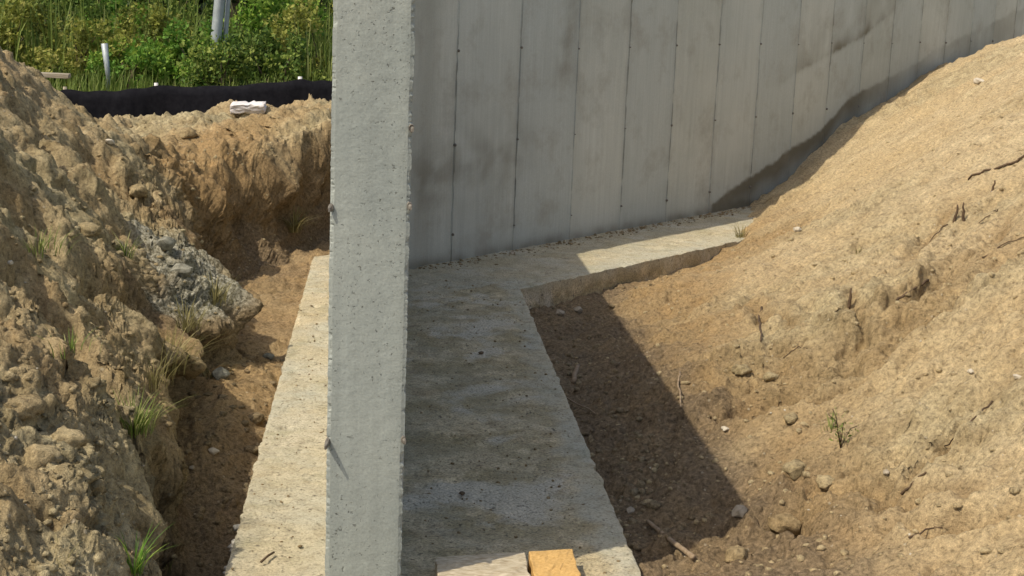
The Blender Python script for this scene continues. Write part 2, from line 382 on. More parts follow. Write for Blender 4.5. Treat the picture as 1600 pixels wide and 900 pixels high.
def hit(px, py, ymin=2.3):                      # where the sight line meets the soil
    d = ray(px, py); Y = np.linspace(ymin, 30, 3000); t = Y / d[1]
    P = CP + d * t[:, None]; z = smooth_z(P[:, 0], P[:, 1])
    k = np.argmax(P[:, 2] < z); return P[k, :2]
# erosion gullies and cracks of the banks (polyline, depth, width)
G = lambda *pp: [hit(*q) for q in pp]
GUL = [(G((20, 165), (60, 250), (130, 330), (200, 380)), 0.10, 0.11), (G((0, 300), (40, 370), (110, 440), (180, 500)), 0.16, 0.12),
       (G((30, 470), (75, 545), (135, 630), (190, 720), (222, 820)), 0.32, 0.105), (G((150, 470), (200, 540), (240, 600)), 0.08, 0.08),
       (G((0, 770), (60, 810), (120, 850)), 0.09, 0.07), (G((150, 250), (200, 300), (260, 340)), 0.07, 0.08),
       (G((20, 175), (40, 215), (70, 250)), 0.08, 0.09),
       (G((330, 300), (350, 360), (360, 420)), 0.10, 0.10), (G((420, 290), (430, 340)), 0.10, 0.10), (G((480, 230), (490, 300)), 0.12, 0.09),
       (G((290, 255), (310, 290), (330, 350)), 0.09, 0.09)]
GUR = [(G((1140, 575), (1190, 570), (1240, 545)), 0.055, 0.045), (G((1600, 330), (1500, 400), (1430, 460), (1340, 500)), 0.07, 0.06),
       (G((1480, 330), (1400, 420), (1320, 470)), 0.05, 0.05), (G((1600, 400), (1540, 440), (1490, 470)), 0.05, 0.03),
       (G((1110, 655), (1200, 665), (1290, 640), (1420, 555)), 0.05, 0.035), (G((1240, 760), (1290, 790), (1380, 780), (1500, 790)), 0.05, 0.035),
       (G((1100, 830), (1200, 820), (1290, 845)), 0.05, 0.05), (G((1600, 790), (1540, 810), (1460, 830), (1380, 830)), 0.04, 0.03),
       (G((1170, 470), (1200, 500), (1260, 510)), 0.03, 0.03), (G((1550, 640), (1480, 700), (1430, 760), (1410, 775)), 0.03, 0.02),
       (G((1330, 460), (1345, 520), (1330, 580)), 0.05, 0.04)]
LEDGE = G((1105, 668), (1170, 662), (1225, 650), (1330, 600), (1440, 545), (1530, 470), (1610, 395), (1720, 310))
def side_of(x, y, pl):
    best = np.full(x.shape, 1e9); sg = np.zeros(x.shape)
    for a, b in zip(pl[:-1], pl[1:]):
        d = b - a; t = np.clip(((x - a[0]) * d[0] + (y - a[1]) * d[1]) / (d @ d), 0, 1); r = np.hypot(x - a[0] - t * d[0], y - a[1] - t * d[1])
        s = d[1] * (x - a[0]) - d[0] * (y - a[1]); m_ = r < best; best = np.where(m_, r, best); sg = np.where(m_, np.where(s >= 0, 1.0, -1.0), sg)
    return sg
def height(x, y, full=False):
    wx = x + 0.05 * noise2(x * 4.1, y * 4.1, 60) + 0.02 * noise2(x * 13, y * 13, 61)
    wy = y + 0.05 * noise2(x * 4.1 + 9, y * 4.1, 62) + 0.02 * noise2(x * 13, y * 13 + 5, 63)
    bl, br = base_parts(x, y)
    sd = sd_edge(x + 0.05 * noise2(x * 3.1, y * 3.1, 60), y) + (0.06 + 0.10 * sstep(6.8, 7.8, y)) * noise2(x * 2.2, y * 2.2, 3)
    near = np.clip(1.3 - y / 60, 0.3, 1)
    floor = np.where(x < -0.3, -0.27 + 0.17 * sstep(4.7, 6.0, y - 1.2 * (x + 1.0)), -0.14) + 0.025 * fbm(x * 3, y * 3, 5, 11, 0.6)
    d1, v1 = cells(x * 13, y * 13, 5); d2, v2 = cells(x * 30, y * 30, 8)
    lump = (np.clip(0.55 - d1, 0, 1) * (v1 > 0.55) * v1 * 0.045 + np.clip(0.5 - d2, 0, 1) * (v2 > 0.4) * 0.022 * v2)
    # rough crumbly left bank
    bl = bl - 0.05 * sstep(7.5, 9, y) + 0.06 * fbm(x * 1.1, y * 1.1, 2, 20) + 0.06 * fbm(wx * 3.1, wy * 3.1, 3, 24, 0.55) + 0.024 * fbm(x * 11, y * 11, 4, 28, 0.62) + 0.012 * ridged(x * 6, y * 6, 2, 33) - 0.012
    for pl, dep, wd in GUL:
        d, t = seg_d(wx, wy, pl); bl = bl - dep * np.exp(-(d / wd)**2) * np.sin(np.pi * np.clip(t * 0.8 + 0.15, 0, 1)) + 0.35 * dep * np.exp(-((d - wd * 1.7) / (wd * 0.7))**2)
    bl = bl + lump * 0.9
    # smoother sandy right pile, ridges following the fall line
    u = x * 0.80 + y * 0.60; v = -x * 0.60 + y * 0.80
    br = br + 0.05 * fbm(x * 0.9, y * 0.9, 2, 40) + 0.030 * fbm(u * 1.4, v * 5.5, 4, 44, 0.6) + 0.014 * fbm(x * 9, y * 9, 4, 48, 0.6) + 0.024 * (ridged(u * 1.8 + 2 * noise2(x, y, 46), v * 9, 2, 47) - 0.9) * sstep(-0.1, 0.35, noise2(x * 0.8, y * 0.8, 49))
    for pl, dep, wd in GUR:
        d, t = seg_d(wx, wy, pl); br = br - dep * 1.2 * np.exp(-(d / wd)**2) * np.sin(np.pi * np.clip(t, 0.02, 0.98)) + 0.45 * dep * np.exp(-((d - wd * 1.8) / wd)**2)
    c0_ = hit(1250, 560); c1_ = hit(1400, 470); c2_ = hit(1200, 820)
    dl, tl = seg_d(wx, wy, LEDGE); sl2 = side_of(wx, wy, LEDGE)
    sdl = dl * sl2; fade = np.sin(np.pi * np.clip(tl, 0.0, 1.0)).clip(0, 1)**0.4
    br = br + fade * 0.085 * sstep(-0.015, 0.045, sdl) * np.exp(-sdl.clip(0) / 0.7) - fade * 0.03 * np.exp(-((sdl + 0.10) / 0.12)**2)
    hollow = fade * sstep(0.02, -0.04, sdl) * sstep(-0.75, -0.35, sdl + 0.15 * noise2(x * 3, y * 3, 78)) * sstep(8.2, 7.0, y)
    br = br - 0.03 * hollow
    clump = np.clip(sstep(0.0, 0.5, noise2(x * 0.9 + 3, y * 0.9, 71) + 0.05) * 0.7 + np.exp(-(np.hypot(x - c0_[0], (y - c0_[1]) / 1.6) / 0.45)**2) + 0.8 * np.exp(-(np.hypot(x - c1_[0], (y - c1_[1]) / 1.5) / 0.4)**2) + np.exp(-(np.hypot((x - c2_[0]) / 1.5, y - c2_[1]) / 0.35)**2), 0, 1)
    br = br + lump * (0.25 + 0.8 * clump) + 0.02 * clump * fbm(x * 14, y * 14, 3, 75, 0.6)
    fl = floor + lump * 0.8 + 0.012 * fbm(x * 12, y * 12, 3, 13)
    zr = smax(fl, br, 0.05)
    wdt = 0.10 + 0.08 * (noise2(x * 1.7, y * 1.7, 7) + 0.5).clip(0, 1) + 0.22 * sstep(6.8, 7.8, y) * sstep(0.9, 0.7, x + 0.2)
    s = np.clip(sd / wdt, 0, 1); s = s**0.7 * (1 - 0.25 * (1 - s)) if False else sstep(0, 1, s)
    mnd = hit(365, 625); fl = fl + 0.11 * np.exp(-(np.hypot((x - mnd[0]) / 0.22, (y - mnd[1]) / 0.5))**2) * (x < -0.3)
    zr = np.where(x < -0.3, np.maximum(zr, fl), zr)
    z = np.where(sd > 0, fl + (bl - fl) * s, zr)
    if not full: return z
    cliff = np.exp(-((s - 0.75) / 0.22)**2) * (sd > 0)
    steep_dir = np.stack([np.ones_like(x), -0.1 * np.ones_like(x)], -1)
    hol = np.exp(-((y - 6.3) / 0.26)**2) * 0.13 + np.exp(-((y - 5.45) / 0.30)**2) * 0.17
    over = (cliff * (0.07 + 0.08 * fbm(x * 2.5, y * 2.5, 3, 81) + hol) - 0.9 * hol * np.exp(-((s - 0.25) / 0.22)**2) * (sd > 0)) * sstep(0.1, 0.4, bl - fl) * sstep(13, 10, y) * (x < -0.6)
    left = sd > 0.0
    crumb = np.where(left, 1.0, clump * 0.7); crumb *= sstep(0, 0.05, np.abs(sd)) 
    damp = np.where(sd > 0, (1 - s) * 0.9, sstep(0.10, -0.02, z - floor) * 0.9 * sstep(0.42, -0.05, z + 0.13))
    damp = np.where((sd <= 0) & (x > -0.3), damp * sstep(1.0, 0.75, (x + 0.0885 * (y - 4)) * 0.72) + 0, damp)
    damp = np.where((sd <= 0) & (x > -0.3), np.maximum(damp, 0.85 * sstep(0.70, 0.45, x - RF[0] + 0.0885 * (y - RF[1]) + 0.1 * noise2(x * 4, y * 4, 92))), damp)  # shade beside the wall put into the soil colour of the right trench floor
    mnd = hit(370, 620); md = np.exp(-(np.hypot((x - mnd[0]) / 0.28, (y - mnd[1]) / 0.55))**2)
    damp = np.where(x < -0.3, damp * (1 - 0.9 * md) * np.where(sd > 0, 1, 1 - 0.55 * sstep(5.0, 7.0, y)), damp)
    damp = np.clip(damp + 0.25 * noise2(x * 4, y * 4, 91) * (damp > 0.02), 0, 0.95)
    damp = np.where(left & (x < -0.4) & (y > 5.6), np.maximum(damp, 0.62 * sstep(0.34, 0.06, sd + 0.10 * noise2(x * 5, y * 5, 104)) * sstep(10.8, 10.0, y)), damp)  # shade on the cut face and far bowl deepened in the soil colour
    clay = np.where(left, sstep(0.1, 0.7, noise2(x * 1.3, y * 1.3, 93) + 0.45 * sstep(7.0, 8.4, y) - 0.25) * 0.8 + 0.6 * np.exp(-((s - 0.55) / 0.3)**2) * (sd < 0.4) * sstep(6.5, 8, y),
                    sstep(0.30, 0.0, np.abs(z + 0.0) - 0.05) * 0.75 * (1 + noise2(x * 2, y * 2, 95)).clip(0, 1))
    clay = np.where(left, clay, np.maximum(clay, 0.45 * hollow * (0.8 + 0.5 * noise2(x * 5, y * 5, 96))))
    for cc_, rr_ in ((hit(1010, 510), 0.26), (hit(1085, 600), 0.22), (hit(1000, 450), 0.28), (hit(1240, 770), 0.16), (hit(1150, 880), 0.2)):
        clay = np.where(left, clay, np.maximum(clay, 0.85 * np.exp(-(np.hypot(x - cc_[0], (y - cc_[1]) / 1.6) / rr_)**2)))
    clay = np.clip(clay, 0, 1) * sstep(12, 9.5, y)
    g0 = hit(290, 425); g1 = hit(300, 520); g2 = hit(70, 395)
    gd = np.minimum(np.hypot((x - g0[0]) / 0.30, (y - g0[1]) / 0.55), np.hypot((x - g1[0]) / 0.2, (y - g1[1]) / 0.4))
    gravel = sstep(1.1, 0.5, gd + 0.5 * noise2(x * 7, y * 7, 97)) * 0.7 * left * sstep(0.75, 0.95, s)
    grassy = sstep(13.2, 14.2, y + 0.5 * noise2(x, y, 98)) * left
    moist_shade = np.where(left, 0.0, hollow * (0.75 + 0.5 * noise2(x * 5, y * 5, 96)))
    moist_shade = np.where(left & (x < -0.4), np.maximum(moist_shade, 0.9 * sstep(0.42, 0.12, sd + 0.12 * noise2(x * 4, y * 4, 103)) * sstep(6.6, 7.4, y)), moist_shade)  # moist cut face of the bowl, its shade also painted into the colour
    c3_ = hit(1140, 850); moist_shade = np.maximum(moist_shade, (~left) * (x > 0) * 0.9 * np.exp(-(np.hypot((x - c3_[0]) / 0.42, (y - c3_[1]) / 0.30))**4))
    for pl, dep, wd in GUR:
        d, t = seg_d(wx, wy, pl); moist_shade = np.maximum(moist_shade, (~left) * 0.75 * np.exp(-(d / (wd * 0.9))**2))
    for pl, dep, wd in GUL:
        d, t = seg_d(wx, wy, pl); moist_shade = np.maximum(moist_shade, left * 0.55 * np.exp(-(d / (wd * 0.8))**2))
    moist_shade = np.clip(moist_shade + 0.35 * left * sstep(0.1, 0.55, noise2(x * 2.3, y * 2.3, 102)), 0, 1) * sstep(12, 9.5, y)
    return z, over, dict(moist_shade=moist_shade * np.where(left, 1.0, 1 - 0.8 * clay), crumb=crumb, damp=damp, clay=clay, gravel=gravel, grassy=grassy)
def gz(x, y): return float(height(np.array([float(x)]), np.array([float(y)]))[0])
o_ = 0.60 * 1.22 ** np.arange(1, 26)
ys = np.r_[-60, -20, -8, -4, -2, -1, 0, 0.5, 1.0, 1.5, 1.9]
ys = np.r_[ys, 2.2 * np.exp(np.arange(0, math.log(13.5 / 2.2), 0.0023)), 13.5 * np.exp(np.arange(0.02, math.log(20 / 13.5), 0.02)), 21, 23, 26, 30, 36, 45, 60, 90, 150, 300, 600]
SC = np.maximum(ys, 2.2)
uE = np.interp(np.minimum(ys, 10.3), E_[:, 1], E_[:, 0]) / SC; ub = np.linspace(-0.6, 0.6, 2401); UU = []
for r_, yy in enumerate(ys):
    dn = 1 + 5.5 * np.exp(-((ub - uE[r_] + 0.012) / 0.035)**2) * float(sstep(10.4, 9.0, yy) * sstep(0.5, 2.5, yy))
    cdf = np.r_[0, np.cumsum((dn[1:] + dn[:-1]) / 2)]; UU.append(np.interp(np.linspace(0, cdf[-1], 900), cdf, ub))
UU = np.array(UU); UU = np.c_[np.repeat(-o_[::-1][None], len(ys), 0), UU, np.repeat(o_[None], len(ys), 0)]
X = UU * SC[:, None]; Y = np.repeat(ys[:, None], UU.shape[1], 1)
xf, yf = X.ravel(), Y.ravel()
zf, ov, at_ = height(xf, yf, True)
V = np.c_[xf + ov, yf - ov * 0.15, zf]
nr, nc = X.shape
# crumbly relief pushed out along the surface normal, so that steep faces get it too
G3 = V.reshape(nr, nc, 3); G3 = np.ascontiguousarray(G3); du = np.gradient(G3, axis=1); dv = np.gradient(G3, axis=0); NN = np.cross(du, dv)
NN /= np.linalg.norm(NN, axis=2)[..., None] + 1e-12; NN = NN.reshape(-1, 3)
sel = np.where((yf > 2.1) & (yf < 12.2) & (np.abs(xf) < 6.5))[0]; Ps = V[sel]
steep = 1 - NN[sel][:, 2].clip(0, 1); ccl = at_['crumb'][sel]; dm = at_['damp'][sel]; lf = (sd_edge(xf[sel], yf[sel]) > 0) & (xf[sel] < 0.5)
soft = 0.45 + 0.9 * sstep(-0.1, 0.45, noise3(Ps[:, 0] * 1.5, Ps[:, 1] * 1.5, Ps[:, 2] * 1.5, 501))
amp = np.where(lf, 0.029 * (0.3 + 0.75 * soft) * (1 + 0.7 * sstep(0.4, 0.9, steep)), 0.006 + 0.020 * ccl) * np.where(yf[sel] > 9, 0.8, 1)
fl0 = hit(90, 880); amp = amp * (1 - 0.75 * np.exp(-(np.hypot(Ps[:, 0] - fl0[0], (Ps[:, 1] - fl0[1]) * 1.6) / 0.32)**4))
disp = amp * billow3(Ps, 4.5, 5, 510, 0.64) + 0.22 * np.minimum(amp, 0.04) * billow3(Ps, 60, 2, 520, 0.8)
Ps = Ps + NN[sel] * disp[:, None]; V[sel] = Ps
idx = np.arange(nr * nc).reshape(nr, nc)
F = np.stack([idx[:-1, :-1], idx[:-1, 1:], idx[1:, 1:], idx[1:, :-1]], -1).reshape(-1, 4)
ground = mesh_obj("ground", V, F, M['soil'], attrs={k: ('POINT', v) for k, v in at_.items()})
tag(ground, 'sandy brown excavated soil with a steep left bank, trench floor and tall pile on the right', kind='structure')

bpy.context.view_layer.update()
def on_ground(px, py):
    d = Vector(ray(px, py)); ok, loc, nrm, _ = ground.ray_cast(Vector(CP) + d * 1.5, d)
    return np.array(loc)
def drop(x, y):
    ok, loc, nrm, _ = ground.ray_cast(Vector((x, y, 6.0)), Vector((0, 0, -1))); return loc.z if ok else 0.0

# ------------------------------------------------------------------ strip footing
def footing():
    Vs, Fs = [], []
    def strip(A, B, D, E, nu, nv, nearcap, sidecap):
        # A near-left, B near-right, D far-right, E far-left
        a = np.linspace(0, 1, nu)[None, :, None]; b = np.linspace(0, 1, nv)[:, None, None]
        P = (A * (1 - a) + B * a) * (1 - b) + (E * (1 - a) + D * a) * b
        x, y = P[..., 0], P[..., 1]
        z = 0.004 * fbm(x * 5, y * 5, 3, 101) + 0.0015 * fbm(x * 26, y * 26, 3, 104, 0.6)
        d1, v1 = cells(x * 9, y * 9, 107); z = z - 0.012 * np.clip(0.33 - d1, 0, 1) / 0.33 * (v1 > 0.72)
        d1, v1 = cells(x * 22, y * 22, 108); z = z - 0.007 * np.clip(0.38 - d1, 0, 1) / 0.38 * (v1 > 0.6)
        z = z * np.minimum(1, 1)
        o = sum(len(q) for q in Vs)
        top = np.c_[x.ravel(), y.ravel(), z.ravel()]
        # ragged rims
        i = np.arange(nu * nv).reshape(nv, nu)
        for col, sgn in ((0, -1), (nu - 1, 1)):
            r = i[:, col]; dx = 0.007 * fbm(top[r, 1] * 9, top[r, 0] * 0 + col, 4, 110, 0.6) * sgn
            top[r, 0] += dx * (0.35 + 1.2 * (noise2(top[r, 1] * 1.7, top[r, 1] * 0, 112) > 0.15)); top[r, 2] -= 0.005
        Vs.append(top); Fs.append(np.stack([i[:-1, :-1], i[:-1, 1:], i[1:, 1:], i[1:, :-1]], -1).reshape(-1, 4) + o)
        for edge in (i[:, 0][::-1], i[:, -1], i[0, :]):
            q = top[edge]; rows = [q]
            for k, zz in enumerate((-0.03, -0.08, -0.15, -0.30)):
                qq = q.copy(); qq[:, 2] = zz
                qq[:, 0] += 0.006 * fbm(q[:, 1] * 8 + k, q[:, 0] * 8, 3, 120 + k); qq[:, 1] += 0.006 * fbm(q[:, 1] * 8, q[:, 0] * 8 + k, 3, 130 + k)
                rows.append(qq)
            n = len(edge); o2 = sum(len(t) for t in Vs); Vs.append(np.concatenate(rows))
            j = np.arange(5 * n).reshape(5, n) + o2
            Fs.append(np.stack([j[:-1, :-1], j[1:, :-1], j[1:, 1:], j[:-1, 1:]], -1).reshape(-1, 4))
    B_ = on_line(LF, w, 8.72)
    strip(on_line(LF, w, 2.6), on_line(RF, w, 2.72), Q, B_, 110, 520, True, True)
    # cross strip: runs away along the cross wall
    strip(B_, Q, Q + cd * 12, Q + cd * 12 - cn * 1.35, 90, 700, False, True)
    V = np.concatenate(Vs); F = np.concatenate(Fs)
    return V, F
def mat_footing():
    mt, nt, b = new_mat("rough_footing_concrete")
    p = pos(nt)
    big = noise_t(nt, p, 2.4, 5, 0.65, 0.5); mid = noise_t(nt, p, 17, 5, 0.65); fine = noise_t(nt, p, 110, 5, 0.75)
    c = mixc(nt, ramp(nt, big, [(0.36, 0.0), (0.62, 1.0)]), (0.42, 0.405, 0.33), (0.455, 0.40, 0.285))
    c = mixc(nt, ramp(nt, mid, [(0.28, 0.7), (0.5, 0.0)]), c, (0.25, 0.21, 0.14))
    c = mixc(nt, ramp(nt, noise_t(nt, p, 5.5, 5, 0.7), [(0.52, 0.0), (0.7, 0.55)]), c, (0.24, 0.23, 0.135))
    c = mixc(nt, 0.85, c, ramp(nt, fine, [(0.32, 0.42), (0.47, 1.0), (0.70, 1.32)]), 'MULTIPLY')
    soiled = mixc(nt, ramp(nt, noise_t(nt, p, 9, 6, 0.7), [(0.35, 0.0), (0.65, 1.0)]), (0.33, 0.25, 0.145), (0.64, 0.52, 0.33))
    soiled = mixc(nt, ramp(nt, noise_t(nt, p, 3.6, 6, 0.75, 0.2), [(0.44, 0.0), (0.56, 0.8)]), soiled, (0.27, 0.215, 0.11))
    soiled = mixc(nt, ramp(nt, noise_t(nt, mapping(nt, p, (1, 1, 1), (0, 0, 1.1)), 2.1, 4, 0.6, 0.4), [(0.53, 0.0), (0.62, 0.75)]), soiled, (0.55, 0.50, 0.41))
    soiled = mixc(nt, 0.9, soiled, ramp(nt, fine, [(0.34, 0.35), (0.48, 1.0), (0.66, 1.6)]), 'MULTIPLY')
    c = mixc(nt, math_(nt, 'MULTIPLY', attr(nt, 'soiled'), ramp(nt, noise_t(nt, p, 3.7, 4, 0.65), [(0.3, 1.0), (0.62, 0.6)])), c, soiled)
    sp = ramp(nt, noise_t(nt, p, 48, 3, 0.6), [(0.61, 0.0), (0.70, 0.75)])
    c = mixc(nt, sp, c, (0.13, 0.11, 0.085))
    nt.links.new(c, b.inputs['Base Color']); b.inputs['Roughness'].default_value = 0.92; b.inputs['Specular IOR Level'].default_value = 0.2
    n1 = bump(nt, b, mid, 0.12, 0.004); n2 = bump(nt, b, fine, 0.9, 0.004, n1); bump(nt, b, math_(nt, 'SUBTRACT', 1.0, sp), 0.7, 0.006, n2)
    return mt
M['footing'] = mat_footing()
V, F = footing()
sl_ = (V[:, 0] - R0[0] + 0.0885 * (V[:, 1] - R0[1])); so_ = (V[:, :2] - P0) @ cn
face_ = sstep(-0.015, -0.05, V[:, 2]); soil_ = sstep(-0.1, 0.02, sl_) * sstep(0.66 + 0.0, 0.55, sl_ + 0.05 * noise2(V[:, 0] * 9, V[:, 1] * 9, 141)) * (so_ > 0.6) + 0.30 * sstep(0.0, 0.5, noise2(V[:, 0] * 3.3, V[:, 1] * 3.3, 143) + 0.2) * (sl_ < -0.1) + 0.45 * sstep(0.75, 0.5, so_) * (so_ < 0.8)
o = mesh_obj("concrete_footing", V, F, M['footing'], attrs={'soiled': ('POINT', np.clip(np.maximum(soil_, face_), 0, 1))})
tag(o, 'wide rough concrete strip footing under the walls, sunlit on its left side', 'footing')

# ------------------------------------------------------------------ wing wall seen end-on
def wing_wall():
    root = empty("concrete_wall", (R0[0], R0[1], 0))
    L = 4.85; nz = 420; z = np.linspace(-0.03, H, nz)
    # outline in plan, counter-clockwise from front-left, denser near the front edges
    fr = np.r_[0, 0.004, 0.01, 0.02, np.linspace(0.035, WT - 0.035, 12), WT - 0.02, WT - 0.01, WT - 0.004, WT]
    sdv = np.r_[0.004, 0.010, 0.02, 0.05, np.linspace(0.1, L, 40)]
    pts = [(a - WT, 0, 0) for a in fr] + [(0, s, 1) for s in sdv] + [(-WT, s, 3) for s in sdv[::-1]]
    P = np.array([(a, s) for a, s, _ in pts]); n = len(P)
    a = P[:, 0][None].repeat(nz, 0); s = P[:, 1][None].repeat(nz, 0); zz = z[:, None].repeat(n, 1)
    # chipped vertical arrises and slight form wander
    eR = np.exp(-((a)**2 + s**2) / 0.007**2) * 1.0; eL = np.exp(-((a + WT)**2 + s**2) / 0.007**2)
    nR = fbm(zz * 22, zz * 0 + 1.5, 5, 150, 0.7); nL = fbm(zz * 22, zz * 0 + 7.5, 5, 151, 0.7)
    a = a - eR * (0.0018 + 0.008 * nR.clip(-0.3, 1)) + eL * (0.002 + 0.009 * nL.clip(-0.3, 1))
    s = s + (eR + eL) * 0.003 + 0.0005 * fbm(a * 30, zz * 30, 3, 155) * (P[:, 1] < 0.001)[None]
    a = a + 0.0025 * noise2(zz * 1.6, zz * 0, 157) 
    XY = a[..., None] * wr + s[..., None] * w
    V = np.concatenate([XY, zz[..., None]], -1).reshape(-1, 3)
    i = np.arange(nz * n).reshape(nz, n); j = np.roll(i, -1, 1)
    F = np.stack([i[:-1], j[:-1], j[1:], i[1:]], -1).reshape(-1, 4)
    Fl = [tuple(f) for f in F] + [tuple(i[-1])]
    o = mesh_obj("wall", V, Fl, M['end'], root, smooth=True)
    for p_ in o.data.polygons: p_.use_smooth = False
    return root
ww = wing_wall()
tag(ww, 'narrow end of a smooth pale grey concrete wall standing on the footing, nearest the camera', 'concrete wall')
def tie_tab(side, z, long_=0.027):
    x0 = -WT + 0.004 if side < 0 else -0.004
    n = 7; V = []; F = []
    secs = [(-0.01, 0.011, 0.007), (0.006, 0.010, 0.007), (long_ * 0.6, 0.009, 0.0055), (long_, 0.006, 0.003)]
    for k, (dy, rz_, rx) in enumerate(secs):
        for q in range(n):
            an = 2 * math.pi * q / n
            p2 = wr * (x0 + rx * math.cos(an) + side * 0.002 * k) - w * dy
            V.append((p2[0], p2[1], z + rz_ * math.sin(an) - 0.002 * k))
    for k in range(3):
        for q in range(n): F.append((k * n + q, k * n + (q + 1) % n, (k + 1) * n + (q + 1) % n, (k + 1) * n + q))
    F.append(tuple(range(3 * n, 4 * n)))
    return mesh_obj("form_tie", V, F, M['steel'], ww, smooth=False)
for side, z, l_ in ((-1, 0.452, 0.036), (1, 0.462, 0.010), (-1, 1.08, 0.012), (1, 1.09, 0.009), (1, 1.29, 0.006)):
    tie_tab(side, z, l_)

# ------------------------------------------------------------------ cross wall
JT0, JS = None, 0.60
def t_on_wall(px, py):                           # where a sight line meets the cross wall face: distance along, height
    d = ray(px, py); k = (P0 @ cn) / (d[:2] @ cn); P = CP + d * k
    return (P[:2] - P0) @ cd, P[2]
joint_t = [t_on_wall(x, 200)[0] for x in (711, 808, 897, 976, 1048, 1115, 1178, 1236, 1288, 1337, 1381, 1424, 1464, 1502)]
while joint_t[-1] < 12: joint_t.append(joint_t[-1] + 0.6)
def cross_wall():
    root = empty("concrete_wall", (P0[0], P0[1], 0)); root.rotation_euler.z = math.atan2(cd[1], cd[0])
    L = 12.2; t0 = -0.38
    ts = list(np.linspace(t0, L, 420))
    for j in joint_t: ts += [j - 0.012, j - 0.006, j - 0.0025, j, j + 0.0025, j + 0.006, j + 0.012]
    ts = np.array(sorted(ts)); zs = np.r_[np.linspace(-0.03, 0.1, 8), np.linspace(0.12, H, 70)]
    T, Z = np.meshgrid(ts, zs)
    jd = np.min(np.abs(T[..., None] - np.array(joint_t)), -1)
    pid = np.searchsorted(np.array(joint_t), T)
    hsh = ((pid * 7919 + 13) % 101) / 101.0
    off = (hsh - 0.5) * 0.006 + 0.0025 * fbm(T * 1.3, Z * 1.3, 3, 160)
    brk = (noise2(Z * 7, pid * 3.3, 162) > -0.25)
    off = off + np.where(jd < 0.004, 0.005 * (0.2 + brk * 0.8), 0)           # mortar fin squeezed through each panel joint
    V = np.stack([T, -off, Z], -1).reshape(-1, 3)
    i = np.arange(T.size).reshape(T.shape)
    F = np.stack([i[:-1, :-1], i[:-1, 1:], i[1:, 1:], i[1:, :-1]], -1).reshape(-1, 4)
    jw = 0.007 + 0.004 * noise2(Z * 5, pid * 1.7, 164)
    vary = (0.62 + 0.75 * noise2(Z * 1.6 + pid * 7.7, pid * 2.9, 165)).clip(0.12, 1)
    joint = np.where(jd < 0.005, 0.95, 0.22 * np.exp(-(jd / 0.03)**2)) * (0.5 + 0.5 * brk) * vary
    # soil marks left on the face: a slipped wedge above the pile, a slanting streak higher up, a splash band at the base
    def px_poly(pts): return [np.array(t_on_wall(*q)) for q in pts]
    dirt = np.zeros(T.shape)
    wedge = px_poly([(1112, 318), (1200, 258), (1285, 202), (1325, 155), (1425, 102), (1470, 74), (1600, 12)])
    wt = np.array([q[0] for q in wedge]); wz = np.array([q[1] for q in wedge])
    zt = np.interp(T, wt, wz) + 0.02 * fbm(T * 4, Z * 4, 4, 166); dz = Z - zt
    ok = (T > wt[0]) & (T < wt[-1]); wv = (0.7 + 0.6 * fbm(T * 2.5, Z * 2.5, 4, 172)).clip(0.15, 1.1)
    dirt += np.where(ok, sstep(0.015, -0.015, dz) * (0.80 * np.exp(-(dz / 0.17)**2) * sstep(wt[4], wt[2], T) + 0.34 * wv * np.exp(-(dz / 0.6)**2)), 0)
    s2 = px_poly([(1215, 135), (1240, 116), (1295, 86), (1350, 56), (1400, 14), (1420, -10)])
    d2, t2 = seg_d(T, Z, s2); above = Z > np.interp(T, [q[0] for q in s2], [q[1] for q in s2])
    vv = (0.65 + 0.7 * fbm(T * 3, Z * 3, 4, 168)).clip(0, 1.1) * np.sin(np.pi * np.clip(0.06 + t2 * 0.8, 0, 1))
    dirt += (np.where(above, 0.42, 0.0) * np.exp(-(d2 / 0.32)**2) + np.where(above, 0.40, 0.35) * np.exp(-(d2 / np.where(above, 0.07, 0.02))**2)) * vv
    s3 = px_poly([(900, 0), (885, 60), (880, 100)]); d3, _ = seg_d(T, Z, s3); dirt += 0.4 * np.exp(-(d3 / 0.12)**2) * (0.5 + fbm(T * 6, Z * 6, 3, 169)).clip(0, 1)
    s4 = px_poly([(655, 285), (720, 262), (800, 240)]); d4, _ = seg_d(T, Z, s4); dirt += 0.42 * np.exp(-(d4 / 0.20)**2) * (0.6 + fbm(T * 6, Z * 6, 3, 170)).clip(0, 1)
    dirt += 0.75 * np.exp(-((Z - 0.0) / 0.05)**2) * (0.7 + 0.5 * fbm(T * 5, Z * 5, 3, 171)).clip(0, 1)
    dirt += 0.25 * np.exp(-(np.abs(T - 0.05) / 0.12)**2)
    panel = hsh * 0.8
    A = {'joint': joint, 'dirt': np.clip(dirt, 0, 0.9), 'panel': panel}
    # back and top
    nV = len(V); fr = i
    bk = np.array([(t0, 0.22, -0.03), (L, 0.22, -0.03), (L, 0.22, H), (t0, 0.22, H)])
    Vall = np.concatenate([V, bk]); Fl = [tuple(f) for f in F]
    b0, b1, b2, b3 = range(nV, nV + 4)
    Fl.append((b1, b0, b3, b2)); Fl.append(tuple(list(fr[-1]) + [b2, b3])); Fl.append(tuple([b0] + list(fr[:, 0]) + [b3])[::-1]); Fl.append(tuple([b1] + list(fr[:, -1]) + [b2]))
    att = {k: ('POINT', np.r_[v.ravel(), [0] * 4]) for k, v in A.items()}
    mesh_obj("wall", Vall, Fl, M['formed'], root, smooth=False, attrs=att)
    return root
cw = cross_wall()
tag(cw, 'long shaded grey concrete wall with vertical form panel joints, running back to the right', 'concrete wall')
proto = None
